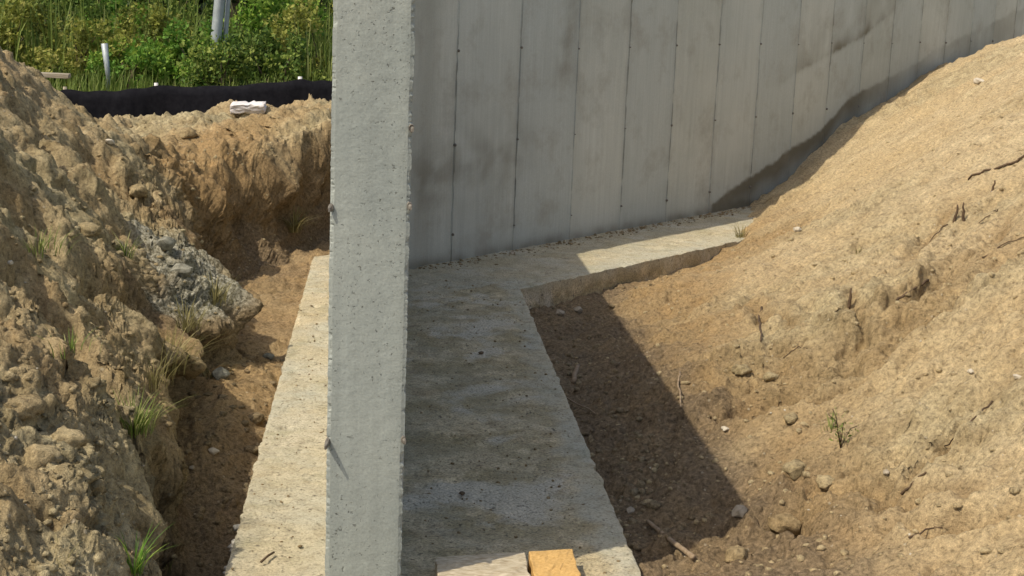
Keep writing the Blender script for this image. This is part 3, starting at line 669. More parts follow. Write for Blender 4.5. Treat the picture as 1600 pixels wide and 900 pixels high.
for k, jt in enumerate(joint_t[:18]):
    for z in (0.16, 0.71, 1.27):
        zz = z + rng.uniform(-0.012, 0.012)
        if proto is None:
            n = 9; V = []; F = []
            for q, (dy, r_) in enumerate(((0.004, 0.013), (-0.011, 0.012), (-0.016, 0.007))):
                for a in range(n):
                    an = 2 * math.pi * a / n; V.append((r_ * 0.75 * math.cos(an), dy, r_ * math.sin(an)))
            for q in range(2):
                for a in range(n): F.append((q * n + a, q * n + (a + 1) % n, (q + 1) * n + (a + 1) % n, (q + 1) * n + a))
            F.append(tuple(range(2 * n, 3 * n)))
            proto = t_ = mesh_obj("form_tie", V, F, M['steel'], cw, smooth=False)
        else:
            t_ = proto.copy(); C.objects.link(t_); t_.parent = cw
        t_.location = (jt + rng.uniform(-0.004, 0.004), 0, zz)
        s_ = rng.uniform(0.25, 0.8); t_.scale = (s_, 1, s_)

# ------------------------------------------------------------------ boards in the near sun patch
def block(name, px_quad, ztop, th, mat, label, cat, sub=10):
    Qd = [at_z(px, py, ztop)[:2] for px, py in px_quad]     # near-left, near-right, far-right, far-left
    c0 = np.mean(Qd, 0); Qd = [q - c0 for q in Qd]
    n = sub; a = np.linspace(0, 1, n + 1); V = []; F = []
    for lev, zz in ((0, 0.0), (1, -th)):
        for j in a:
            for i in a:
                p = (Qd[0] * (1 - i) + Qd[1] * i) * (1 - j) + (Qd[3] * (1 - i) + Qd[2] * i) * j
                jit = 0.006 * float(fbm(np.array([p[0] * 22 + c0[0] * 9]), np.array([p[1] * 22 + lev]), 4, 180, 0.65)[0])
                V.append((p[0] + jit, p[1] - jit, zz + jit * 0.7))
    m1 = (n + 1)**2
    for j in range(n):
        for i in range(n):
            k = j * (n + 1) + i; F.append((k, k + 1, k + n + 2, k + n + 1)); F.append((m1 + k, m1 + k + n + 1, m1 + k + n + 2, m1 + k + 1))
    ring = [i for i in range(n + 1)] + [j * (n + 1) + n for j in range(1, n + 1)] + [n * (n + 1) + i for i in range(n - 1, -1, -1)] + [j * (n + 1) for j in range(n - 1, 0, -1)]
    for q in range(len(ring)):
        u_, v_ = ring[q], ring[(q + 1) % len(ring)]; F.append((v_, u_, m1 + u_, m1 + v_))
    o = mesh_obj(name, V, F, mat, smooth=False, loc=(c0[0], c0[1], ztop)); bv = o.modifiers.new("bevel", 'BEVEL'); bv.width = 0.003; bv.segments = 2; bv.limit_method = 'ANGLE'
    return tag(o, label, cat)
block("wood_board", [(690, 935), (832, 925), (820, 861), (680, 870)], 0.055, 0.05, M['board'], 'pale dusty wooden board lying in the sun on the footing beside the wall end', 'board')
block("insulation_block", [(842, 930), (912, 925), (896, 857), (826, 861)], 0.060, 0.055, M['osb'], 'bright orange grainy block lying against the right end of the pale board', 'block')

# ------------------------------------------------------------------ stones and clods
def rock_mesh(seed, sub=2, rough=0.35, squash=(1, 0.85, 0.65)):
    import bmesh
    bm = bmesh.new(); bmesh.ops.create_icosphere(bm, subdivisions=sub, radius=1)
    co = np.array([v.co[:] for v in bm.verts]); fc = np.array([[v.index for v in f.verts] for f in bm.faces]); bm.free()
    d = 1 + rough * (noise2(co[:, 0] * 1.3 + seed * 3.1, co[:, 1] * 1.3 + co[:, 2] * 1.1, seed) + 0.5 * noise2(co[:, 0] * 3 + co[:, 2] * 2.1, co[:, 1] * 3 + seed, seed + 5))
    # flatten some facets
    r2 = np.random.default_rng(seed)
    P = co * d[:, None]
    for _ in range(5):
        nrm = r2.normal(size=3); nrm /= np.linalg.norm(nrm); h = r2.uniform(0.6, 0.9); e = (P @ nrm - h).clip(0); P -= e[:, None] * nrm * 0.9
    return P * np.array(squash), fc
rocks = [rock_mesh(s) for s in range(200, 208)]
def clod_mesh(seed):
    P, f = rock_mesh(seed, 3, 0.3, (1.1, 0.95, 0.7)); r_ = np.linalg.norm(P, axis=1)[:, None]
    return P * (1 + 0.16 * billow3(P / r_, 2.6, 3, seed + 40, 0.6)[:, None]), f
clods = [clod_mesh(s) for s in range(240, 248)]
lowrocks = [rock_mesh(s, 1, 0.4) for s in range(220, 228)]
def stuff_rocks(name, XYr, mat, label, sink=0.35, at=None, zfix=None):
    Vs, Fs, o = [], [], 0
    x, y, r_ = np.array(XYr).T; z = np.array([drop(a_, b_) for a_, b_ in zip(x, y)]) if zfix is None else np.full(len(x), zfix)
    for k in range(len(x)):
        P, f = lowrocks[k % 8]; a = rng.uniform(0, 6.28); ca, sa = math.cos(a), math.sin(a)
        s = r_[k] * rng.uniform(0.7, 1.3, 3) 
        q = P * s; q = np.c_[q[:, 0] * ca - q[:, 1] * sa, q[:, 0] * sa + q[:, 1] * ca, q[:, 2]]
        Vs.append(q + [x[k], y[k], z[k] + r_[k] * (0.6 - sink * 1.4)]); Fs.append(f + o); o += len(P)
    ob = mesh_obj(name, np.concatenate(Vs), np.concatenate(Fs), mat, smooth=at is not None, attrs={k_: ('POINT', np.full(o, v_)) for k_, v_ in (at or {}).items()})
    return tag(ob, label, None, None, 'stuff')
def scatter(n, region, rmin, rmax, power=2.5):
    out = []
    while len(out) < n:
        k = n * 3
        Y_ = np.exp(rng.uniform(math.log(2.6), math.log(12.5), k)); X_ = rng.uniform(-0.5, 0.5, k) * Y_
        sd = sd_edge(X_, Y_)
        ok = region(X_, Y_, sd)
        for a, b in zip(X_[ok], Y_[ok]):
            out.append((a, b, rmin + (rmax - rmin) * rng.uniform()**power))
    return out[:n]
def in_wfoot(X_, Y_):
    lx = LF[0] + w[0] / w[1] * (Y_ - LF[1]); rx = RF[0] + w[0] / w[1] * (Y_ - RF[1])
    s = (X_ - Q[0]) * cn[0] + (Y_ - Q[1]) * cn[1]
    return ((X_ > lx - 0.02) & (X_ < rx + 0.02) & (Y_ < 9)) | ((s < 0.02) & (s > -1.5) & (X_ > -1.3))
behind = lambda X_, Y_: ((X_ - P0[0]) * cn[0] + (Y_ - P0[1]) * cn[1]) < 0.05
left_bank = lambda X_, Y_, sd: (sd > 0.02) & (X_ < -0.6) & (Y_ < 11.5)
right_pile = lambda X_, Y_, sd: (sd < 0) & (X_ > 0.3) & ~in_wfoot(X_, Y_) & ~behind(X_, Y_)
trench = lambda X_, Y_, sd: (sd < 0.0) & ~in_wfoot(X_, Y_) & ~behind(X_, Y_) & (smooth_z(X_, Y_) < -0.05)
stuff_rocks("soil_crumbs", scatter(8000, left_bank, 0.003, 0.020, 4), M['soil'], 'loose crumbs of dry soil all over the left bank', 0.5, {'crumb': 1.0})
stuff_rocks("soil_crumbs", scatter(3200, right_pile, 0.004, 0.020, 4), M['soil'], 'small crumbs of sand on the right pile', 0.4, {'crumb': 0.4})
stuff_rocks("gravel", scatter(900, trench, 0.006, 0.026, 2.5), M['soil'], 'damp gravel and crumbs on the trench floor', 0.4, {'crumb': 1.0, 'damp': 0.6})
stuff_rocks("gravel", scatter(260, right_pile, 0.002, 0.007, 3) + scatter(260, left_bank, 0.003, 0.008, 3), M['pale_stone'], 'pale grit scattered over the sunlit soil')

foot_pts = []
while len(foot_pts) < 900:
    a_, b_ = rng.uniform(0, 1), np.exp(rng.uniform(math.log(2.9), math.log(8.3)))
    x_ = RF[0] - 0.0885 * (b_ - RF[1]) - 0.03 - a_ * 0.60
    foot_pts.append((x_, b_, 0.0018 + 0.007 * rng.uniform()**4))
for k in range(650):
    t_ = rng.uniform(0.0, 4.2); o_ = abs(rng.normal()) * 0.07 + 0.012; p_ = P0 + cd * t_ + cn * o_; foot_pts.append((p_[0], p_[1], 0.003 + 0.012 * rng.uniform()**2.5))
for k in range(220):
    b_ = rng.uniform(3.0, 8.0); x_ = LF[0] - 0.0885 * (b_ - LF[1]) + 0.01 + 0.24 * rng.uniform(); foot_pts.append((x_, b_, 0.002 + 0.006 * rng.uniform()**4))
stuff_rocks("soil_crumbs", foot_pts, M['soil'], 'loose dirt crumbs spilled over the footing and along the foot of the long wall', 0.4, {'crumb': 1.0, 'damp': 0.35, 'moist_shade': 0.5}, 0.0)
def single_rock(name, px, py, rad, mat, label, cat='stone', group=None, k=0, squash=None, sink=0.25):
    p = on_ground(px, py); P, f = (clods if name == 'soil_clod' and 'grey' not in mat.name else rocks)[k % 8]
    s = np.array(squash or (1, 1, 1)) * rad
    a = rng.uniform(0, 6.28); Z = P * s
    q = np.c_[Z[:, 0] * math.cos(a) - Z[:, 1] * math.sin(a), Z[:, 0] * math.sin(a) + Z[:, 1] * math.cos(a), Z[:, 2]]
    isc = name == 'soil_clod' and 'grey' not in mat.name
    if isc: sink = 0.5
    o = mesh_obj(name, q, f, M['soil'] if isc else mat, smooth=isc, loc=(p[0], p[1], p[2] + rad * (0.6 - sink)), attrs={'crumb': ('POINT', np.ones(len(q))), 'damp': ('POINT', np.full(len(q), 0.6 if 'damp' in mat.name else 0.0)), 'clay': ('POINT', np.full(len(q), 0.25))} if isc else None)
    return tag(o, label, cat, group)
ST = [("stone", 333, 707, 0.022, 'pale_stone', 'cream rounded stone on the shaded left trench floor, left of the footing edge'),
      ("stone", 1245, 361, 0.026, 'pale_stone', 'single white stone on the smooth sand just right of the far footing end'),
      ("stone", 1516, 582, 0.013, 'pale_stone', 'small cream stone on the sunlit right pile, near the picture edge'),
      ("stone", 1133, 672, 0.016, 'pale_stone', 'pale stone just outside the corner of the wall shadow on the sand'),
      ("stone", 1590, 592, 0.016, 'pale_stone', 'pale stone at the right picture edge on the sunlit pile'),
      ("stone", 1530, 130, 0.045, 'pale_stone', 'pale lump near the top of the right sand pile'),
      ("stone", 1385, 740, 0.013, 'stone', 'small tan stone below the green sprig on the right pile'),
      ("stone", 1155, 803, 0.030, 'stone', 'grey brown stone in the shade at the near corner of the right trench'),
      ("stone", 903, 487, 0.034, 'stone', 'grey stone in the shaded right trench near the footing corner'),
      ("stone", 875, 492, 0.030, 'stone', 'small grey stone beside the far footing edge in the right trench'),
      ("stone", 985, 800, 0.020, 'stone', 'small stone beside the footing edge in the shaded right trench'),
      ("stone", 300, 732, 0.014, 'stone', 'small dark stone on the left trench floor beside the cream one'),
      ("stone", 172, 225, 0.030, 'pale_stone', 'whitish lump on the crest of the left bank'),
      ("stone", 15, 412, 0.012, 'pale_stone', 'tiny white stone on the left bank at the picture edge'),
      ("soil_clod", 1235, 655, 0.030, 'clod', 'dry clod on the ledge beyond the shadow on the right'),
      ("soil_clod", 1245, 735, 0.045, 'clod', 'large reddish clod on the sand right of the shadow corner'),
      ("soil_clod", 1290, 755, 0.035, 'clod', 'rounded clod among the disturbed sand below the green sprig'),
      ("soil_clod", 1225, 820, 0.050, 'clod', 'big crumbly clod right of the stick at the near trench end'),
      ("soil_clod", 1150, 870, 0.045, 'clod', 'brown clod just right of the grey stick tip'),
      ("soil_clod", 1160, 580, 0.035, 'clod', 'clod beside the dark hollow on the right slope'),
      ("soil_clod", 1205, 590, 0.030, 'clod', 'clod at the lower lip of the dark hollow on the right slope'),
      ("soil_clod", 1140, 385, 0.040, 'clod', 'clod at the far end of the cross footing'),
      ("soil_clod", 395, 705, 0.030, 'dark_clod', 'dark clod against the left footing edge'),
      ("soil_clod", 400, 655, 0.035, 'dark_clod', 'brown clod on the left trench floor against the footing, above the dark one'),
      ("soil_clod", 258, 385, 0.050, 'grey_clod', 'grey gravelly clod standing up in the middle of the left bank'),
      ("soil_clod", 285, 430, 0.050, 'grey_clod', 'grey crusted clod on the grey patch of the left bank'),
      ("soil_clod", 345, 590, 0.045, 'grey_clod', 'grey lump of spilled concrete at the foot of the left bank'),
      ("soil_clod", 420, 560, 0.030, 'grey_clod', 'grey lump on the trench floor beside the left footing edge'),
      ("soil_clod", 60, 720, 0.055, 'clod', 'large clod on the lower left bank'),
      ("soil_clod", 105, 690, 0.045, 'clod', 'clod on the lower left bank above the largest one'),
      ("soil_clod", 145, 760, 0.030, 'clod', 'clod at the brink of the left trench, above the green grass'),
      ("soil_clod", 30, 640, 0.05, 'clod', 'clod at the left picture edge below the deep gully'),
      ("soil_clod", 215, 300, 0.055, 'clod', 'clod on the upper left bank below the crest dip'),
      ("soil_clod", 140, 360, 0.045, 'clod', 'clod halfway up the left bank between two gullies'),
      ("soil_clod", 290, 210, 0.07, 'clod', 'clod on the crest of the left bank below the black fence')]
for k, (nm, px, py, rad, mt, lb) in enumerate(ST):
    single_rock(nm, px, py, rad, M[mt], lb, 'stone' if nm == 'stone' else 'clod', None, k)
# crumbs of debris on the footing
for k, (px, py, r_, lb) in enumerate([(752, 552, 0.013, 'dark pebble in the middle of the shaded footing'), (722, 772, 0.011, 'dark pebble on the shaded footing near the wall end'),
        (800, 396, 0.02, 'small pale lump at the foot of the far wall')]):
    p = at_z(px, py, 0.004); P, f = rocks[k]
    tag(mesh_obj("pebble", P * r_, f, M['dark_clod'] if k < 2 else M['stone'], smooth=False, loc=(p[0], p[1], 0.006)), lb, 'pebble')
def slump():
    V, F = [], []; n, m_ = 60, 14
    pts = [at_z(px, py, 0) for px, py in ((350, 905), (352, 880), (358, 850), (368, 825), (378, 800))]
    return pts
sl = slump()
bm_o = None
sp_root = empty("concrete_spill", (sl[2][0], sl[2][1], -0.05)); tag(sp_root, 'pale lumpy concrete spilled over the near left edge of the footing', 'concrete spill')
for k in range(14):
    p = np.array(sl[min(4, k // 3)]) + [rng.uniform(-0.02, 0.02), rng.uniform(-0.03, 0.03), 0] - np.array(sp_root.location)
    P, f = rocks[k % 8]; s_ = rng.uniform(0.014, 0.026); mesh_obj("lump", P * [s_, s_, s_ * 0.8] + [p[0] + 0.012, p[1], 0.03 - rng.uniform(0, 0.08)], f, M['spill'], sp_root, smooth=True)

# ------------------------------------------------------------------ sticks
def tube(name, P, rad, mat, parent=None, sides=7, loc=None, noise_=0.15):
    P = np.array(P, float); n = len(P); V = []; F = []
    rad = np.broadcast_to(rad, (n,)) if np.ndim(rad) else np.full(n, rad)
    for i in range(n):
        t = P[min(i + 1, n - 1)] - P[max(i - 1, 0)]; t /= np.linalg.norm(t)
        a = np.cross(t, [0, 0, 1] if abs(t[2]) < 0.9 else [1, 0, 0]); a /= np.linalg.norm(a); b = np.cross(t, a)
        for q in range(sides):
            an = 2 * math.pi * q / sides; r_ = rad[i] * (1 + noise_ * rng.uniform(-1, 1)); V.append(P[i] + a * math.cos(an) * r_ + b * math.sin(an) * r_)
    for i in range(n - 1):
        for q in range(sides): F.append((i * sides + q, i * sides + (q + 1) % sides, (i + 1) * sides + (q + 1) % sides, (i + 1) * sides + q))
    F.append(tuple(range(sides))[::-1]); F.append(tuple((n - 1) * sides + q for q in range(sides)))
    return mesh_obj(name, V, F, mat, parent, loc=loc)
def lay_stick(name, pix, r0, r1, mat, label, cat, lift=0.01, n=14, kink=0.004):
    pts = [on_ground(*q) + np.array([0, 0, lift]) for q in pix]
    s = np.linspace(0, len(pts) - 1, n); out = []
    for v in s:
        i = min(int(v), len(pts) - 2); f = v - i; out.append(pts[i] * (1 - f) + pts[i + 1] * f + rng.uniform(-1, 1, 3) * kink)
    return tag(tube(name, out, np.linspace(r0, r1, n), mat), label, cat)
lay_stick("stick", [(1012, 822), (1045, 850), (1083, 878)], 0.008, 0.009, M['stick'], 'straight weathered stick half in the wall shadow at the near end of the right trench', 'stick', 0.016, kink=0.001)
lay_stick("stick", [(895, 600), (903, 575)], 0.012, 0.010, M['stick'], 'short pale stick in the shaded trench by the footing edge', 'stick', 0.012, 6)
lay_stick("stick", [(1408, 775), (1425, 758), (1446, 740)], 0.004, 0.003, M['dark_twig'], 'thin dark stick on the smooth sand low on the right pile', 'stick', 0.004)
lay_stick("stick", [(1476, 700), (1500, 678), (1522, 655), (1550, 630)], 0.0022, 0.003, M['dark_twig'], 'long thin dark twig on the right pile above the short stick', 'twig', 0.004)
lay_stick("twig", [(1512, 282), (1540, 270), (1570, 262), (1600, 248), (1640, 235)], 0.006, 0.007, M['dark_twig'], 'long bent root poking out of the pile at the right picture edge', 'root', 0.012, 18, 0.008)
lay_stick("twig", [(1190, 482), (1186, 498), (1188, 515), (1190, 535)], 0.005, 0.004, M['dark_twig'], 'short curved rootlet on the sunlit slope', 'root', 0.006, 12, 0.004)
lay_stick("twig", [(1062, 585), (1060, 605), (1064, 640)], 0.004, 0.004, M['stick'], 'pale curved rootlet hanging at the edge of the shadow', 'root', 0.012, 10, 0.004)
lay_stick("twig", [(1400, 472), (1425, 458), (1450, 440)], 0.006, 0.006, M['dark_twig'], 'dark twig in the gully of the right pile', 'twig', 0.008, 10, 0.006)
lay_stick("twig", [(205, 868), (225, 860), (190, 868)][:2], 0.003, 0.003, M['stick'], 'tiny twig beside the green grass tuft', 'twig', 0.006, 6)
lay_stick("twig", [(860, 612), (930, 650)], 0.004, 0.003, M['stick'], 'thin pale twig lying across the shaded right trench', 'twig', 0.012, 8)
for k, (a_, b_, lb) in enumerate([((1535, 405), (1600, 372), 'thin root lying low at the right picture edge under the bent root'), ((1480, 352), (1452, 380), 'thin root below the two broken stems'),
        ((1560, 330), (1530, 352), 'short root between the broken stems and the right edge'), ((1260, 545), (1225, 560), 'rootlet in the dark hollow of the right slope'), ((1420, 845), (1470, 828), 'thin root on the lowest ridge of the right pile')]):
    lay_stick("twig", [a_, ((a_[0] + b_[0]) / 2 + 6, (a_[1] + b_[1]) / 2 - 8), b_], 0.0028, 0.002, M['dark_twig'], lb, 'root', 0.006, 9, 0.005)
def standing(name, px, py, h, label, lean):
    p = on_ground(px, py); n = 6; L_ = [np.array([lean[0] * t * h + rng.uniform(-1, 1) * 0.004, lean[1] * t * h, t * h - 0.02]) for t in np.linspace(0, 1, n)]
    return tag(tube(name, L_, np.linspace(0.009, 0.004, n), M['dark_twig'], loc=p), label, 'twig')
standing("twig", 1491, 345, 0.10, 'short broken stem standing up from the right pile', (0.1, 0))
standing("twig", 1506, 345, 0.11, 'second broken stem standing beside the first on the right pile, further right', (-0.1, 0))
standing("twig", 1325, 478, 0.10, 'dark root stub standing at the top of the slope gully', (0.1, 0))
standing("twig", 1548, 300, 0.08, 'root stub below the long bent root at the right edge', (0.2, 0))
# footing: small twig
p0, p1 = at_z(408, 878, 0.012), at_z(428, 863, 0.012)
tag(tube("twig", [p0, (p0 + p1) / 2 + [0, 0, 0.003], p1], 0.0035, M['dark_twig']), 'tiny dark twig on the sunlit left side of the footing', 'twig')

# ------------------------------------------------------------------ grass tufts and small plants
def blades(n, h, spread, width, lean=0.6, seg=5, up_=1.0, base_r=0.02):
    V, F, T = [], [], []
    for k in range(n):
        a = rng.uniform(0, 2 * math.pi); hh = h * rng.uniform(0.45, 1.1); ln = lean * rng.uniform(0.2, 1.0); b0 = np.array([math.cos(a), math.sin(a), 0]) * base_r * rng.uniform(0, 1)
        d = np.array([math.cos(a), math.sin(a), 0]); sdv = np.array([-d[1], d[0], 0]); tw = rng.uniform(-0.6, 0.6); tint = rng.uniform()**1.2
        o = len(V)
        for s in range(seg + 1):
            t = s / seg; c = b0 + d * (ln * hh * t**1.7) + np.array([0, 0, hh * (t - 0.35 * ln * t * t) * up_])
            wd = width * (1 - t)**0.7 * (0.6 + 0.4 * min(1, t * 4)); sv = sdv * math.cos(tw) + d * math.sin(tw)
            V.append(c - sv * wd); V.append(c + sv * wd)
        for s in range(seg): F.append((o + 2 * s, o + 2 * s + 1, o + 2 * s + 3, o + 2 * s + 2)); T.append(tint)
    return np.array(V), np.array(F), np.array(T)
def tuft(px, py, n, h, width, mat, label, cat='grass tuft', lean=0.6, name='grass_tuft', base_r=0.02):
    p = on_ground(px, py); V, F, T = blades(n, h, 0, width, lean, base_r=base_r)
    return tag(mesh_obj(name, V, F, mat, smooth=False, attrs={'tint': ('FACE', T)}, loc=p + [0, 0, -0.01]), label, cat)
tuft(208, 893, 50, 0.15, 0.0022, M['leaf_bright'], 'bright green grass tuft at the brink of the left trench, at the photo bottom', lean=0.9, base_r=0.025)
tuft(262, 893, 9, 0.10, 0.0014, M['grass'], 'few thin pale grass blades just right of the bright tuft', lean=0.5)
tuft(100, 880, 14, 0.07, 0.0012, M['dry_grass'], 'sparse dry blades on the flat sand left of the bright tuft', lean=0.9, base_r=0.03)
tuft(210, 672, 130, 0.14, 0.0022, M['grass'], 'green and straw coloured tuft hanging over the left trench edge', lean=1.1, base_r=0.06)
tuft(262, 575, 120, 0.20, 0.0025, M['dry_grass'], 'olive dry grass hanging over the dark hollow of the left bank', lean=1.1, base_r=0.09)
tuft(290, 510, 110, 0.14, 0.002, M['dry_grass'], 'straw coloured tuft at the brink left of the dark overhang', lean=1.0, base_r=0.08)
tuft(240, 600, 60, 0.16, 0.0022, M['dry_grass'], 'straw tuft just below the olive dry grass on the left bank', lean=1.1, base_r=0.07)
tuft(335, 470, 60, 0.16, 0.003, M['dry_grass'], 'brown fringe of roots on the nose of the left bank', lean=1.2, base_r=0.08)
tuft(458, 360, 130, 0.20, 0.004, M['dry_grass'], 'yellow green tuft on the far trench wall beside the pale wall', lean=1.2, base_r=0.05)
tuft(195, 400, 40, 0.13, 0.003, M['grass'], 'small dull green tuft in the middle of the left bank', lean=1.0, base_r=0.05)
tuft(60, 390, 60, 0.10, 0.002, M['grass'], 'low dull green weeds in the gully at the left picture edge', lean=1.0, base_r=0.12)
tuft(110, 545, 30, 0.08, 0.002, M['grass'], 'sparse weeds on the left bank above the deep gully', lean=1.0, base_r=0.08)
tuft(1158, 372, 40, 0.14, 0.003, M['dry_grass'], 'dry weed where the sand pile meets the cross footing', lean=0.7, base_r=0.04)
tuft(1300, 672, 28, 0.09, 0.0022, M['grass'], 'thin weed blades beside the green sprig on the right pile', lean=1.0, base_r=0.04)
tuft(1340, 395, 16, 0.07, 0.0018, M['dry_grass'], 'tiny pale weed on the smooth sand near the pale stone', lean=0.9, base_r=0.02)
tuft(305, 172, 40, 0.12, 0.004, M['dry_grass'], 'dry tuft on the bank crest left of the white bundle', lean=0.8, base_r=0.10)
tuft(330, 590, 40, 0.10, 0.002, M['dry_grass'], 'dry roots under the overhang on the left trench floor', lean=1.2, base_r=0.07)

def leaves(P, size, tint, aspect=1.8, updir=0.3, dirs=None):
    n = len(P); d = rng.normal(size=(n, 3)) if dirs is None else dirs + rng.normal(size=(n, 3)) * 0.4
    d[:, 2] += updir; d /= np.linalg.norm(d, axis=1)[:, None]
    e = rng.normal(size=(n, 3)); s = np.cross(d, e); s /= np.linalg.norm(s, axis=1)[:, None]
    nn = np.cross(d, s)
    L = (size * rng.uniform(0.6, 1.4, n))[:, None]; W = L / aspect
    V = np.stack([P, P + d * L * 0.5 + s * W * 0.5 + nn * L * 0.06, P + d * L, P + d * L * 0.5 - s * W * 0.5 + nn * L * 0.06], 1).reshape(-1, 3)
    F = np.arange(4 * n).reshape(n, 4)
    return V, F, np.clip(tint, 0, 1)
# green sprig on the right pile
p = on_ground(1313, 700); root = empty("sprig", p); tag(root, 'small leafy green sprig growing on the right sand pile', 'plant')
st = [np.array([0.0 + 0.05 * math.sin(a), 0.03 * math.cos(a), 0.10 + 0.02 * a]) for a in (0, 1.5, 3.2, 4.6, 5.6)]
for k, s_ in enumerate(st):
    tube("stem", [np.zeros(3), s_ * 0.5 + rng.uniform(-1, 1, 3) * 0.005, s_ * [1, 1, 0.6]], 0.0018, M['dark_twig'], root, 5)
PP = np.concatenate([np.outer(rng.uniform(0.25, 1, 26), s_ * [1, 1, 0.6]) for s_ in st]) + rng.normal(size=(130, 3)) * 0.008
V, F, T = leaves(PP[::2], np.full(65, 0.016), rng.uniform(0, 0.9, 65), 2.6); mesh_obj("foliage", V, F, M['grass'], root, False, {'tint': ('FACE', T)})

# ------------------------------------------------------------------ silt fence
def silt_fence():
    pts = [np.array(at_y(px, py, Y)) for px, py, Y in ((-260, 168, 12.0), (-60, 150, 12.3), (100, 140, 12.6), (243, 134, 12.8), (468, 124, 13.1), (560, 118, 13.3), (700, 112, 13.5))]
    root = empty("silt_fence", (pts[2][0], pts[2][1], 0.5)); o0 = np.array(root.location)
    n = 160; s = np.linspace(0, len(pts) - 1, n); V, F = [], []; K = 10
    for q in range(n):
        i = min(int(s[q]), len(pts) - 2); f = s[q] - i; P = pts[i] * (1 - f) + pts[i + 1] * f
        sag = -0.028 * math.sin(math.pi * f) + 0.006 * math.sin(s[q] * 19); rip = 0.022 * math.sin(s[q] * 13 + 2 * math.sin(s[q] * 3)) + 0.014 * math.sin(s[q] * 41 + math.sin(s[q] * 7))
        for k in range(K):
            t = k / (K - 1); bz = P[2] + sag - t * 0.75
            V.append((P[0] - o0[0], P[1] - o0[1] + rip * (t * 1.2) - 0.05 * math.sin(t * 2.5) * math.sin(math.pi * f), bz - o0[2]))
    i = np.arange(n * K).reshape(n, K); F = np.stack([i[:-1, :-1], i[1:, :-1], i[1:, 1:], i[:-1, 1:]], -1).reshape(-1, 4)
    fb = mesh_obj("fabric", V, F, M['fabric'], root); so = fb.modifiers.new("thick", 'SOLIDIFY'); so.thickness = 0.004
    for k, P in enumerate(pts[:-1]):
        P = P - o0
        tube("stake", [P + [0, 0.035, -0.6], P + [0, 0.033, -0.2], P + [0, 0.03, 0.022]], 0.018, M['white_bag'] if k in (3, 4) else M['old_wood'], root, 4)
    return tag(root, 'sagging black silt fence stretched behind the crest of the left bank', 'silt fence')
silt_fence()

# white bundle on the crest
p = at_y(388, 176, 10.6); p[2] = max(p[2], gz(p[0], p[1]) + 0.01)
import bmesh
bm = bmesh.new(); bmesh.ops.create_cube(bm, size=1); bmesh.ops.subdivide_edges(bm, edges=bm.edges[:], cuts=7, use_grid_fill=True)
for v in bm.verts:
    c = v.co; r_ = max(abs(c.x), abs(c.y), abs(c.z)); rr = c.length
    c *= (0.5 / max(rr, 1e-6)) * 0.12 + 0.88
    pin = 1 - 0.08 * math.exp(-((c.x + 0.02) / 0.05)**2)
    nz = float(noise2(np.array([c.x * 9 + c.z * 5]), np.array([c.y * 9 - c.z * 4]), 300)[0])
    c.x *= 0.25; c.y *= 0.15 * pin; c.z *= 0.065 * pin; v.co += Vector((nz * 0.012, nz * 0.014, nz * 0.016))
me = bpy.data.meshes.new("white_bundle"); bm.to_mesh(me); bm.free(); me.materials.append(M['white_bag'])
for q in me.polygons: q.use_smooth = True
o = bpy.data.objects.new("white_bundle", me); C.objects.link(o); o.location = (p[0], p[1], p[2] + 0.02); o.rotation_euler = (0.05, -0.06, 0.1)
tag(o, 'crumpled white wrapped bundle lying on the crest in front of the black fence', 'bundle')

# ------------------------------------------------------------------ beyond the fence: posts, plank, weeds, shrubs, trees
def box_obj(name, size, mat, loc, rot=(0, 0, 0), parent=None, bev=0.004):
    bm = bmesh.new(); bmesh.ops.create_cube(bm, size=1)
    for v in bm.verts: v.co = Vector((v.co.x * size[0], v.co.y * size[1], v.co.z * size[2]))
    bmesh.ops.bevel(bm, geom=bm.edges[:], offset=bev, segments=2, affect='EDGES')
    me = bpy.data.meshes.new(name); bm.to_mesh(me); bm.free(); me.materials.append(mat)
    o = bpy.data.objects.new(name, me); C.objects.link(o); o.location = Vector(loc); o.rotation_euler = rot
    if parent: o.parent = parent
    return o
def gzs(x, y): return float(smooth_z(np.array([float(x)]), np.array([float(y)]))[0])
Yp = 14.7
a = at_y(337, 64, Yp); b = at_y(349, -60, Yp)
t = tube("steel_pole", [a - [0.02, 0, 0.5], a, b, b + (b - a) * 1.5], 0.052, M['galv'], sides=14, noise_=0.0)
tag(t, 'thick pale grey steel pole leaning slightly among the bushes behind the black fence', 'pole')
a = at_y(352, 62, Yp + 0.1); b = at_y(361, -60, Yp + 0.1)
t = tube("guy_guard", [a - [0.01, 0, 0.4], a, b, b + (b - a) * 1.5], 0.024, M['galv'], sides=10, noise_=0.0)
tag(t, 'thinner grey tube standing close to the right of the thick steel pole', 'pole')
a = at_y(170, 150, 14.2); b = at_y(163, 68, 14.2)
t = tube("grey_stake", [a, a * 0.5 + b * 0.5 + [0.01, 0, 0], b], np.array([0.022, 0.026, 0.034]), M['galv'], sides=6)
tag(t, 'short pale grey stake leaning left behind the black fence', 'stake')
a = at_y(68, 117, 12.2)
tag(box_obj("plank", (0.42, 0.14, 0.035), M['old_wood'], a, (0, 0.02, 0.15)), 'grey weathered plank lying behind the left bank crest', 'plank')

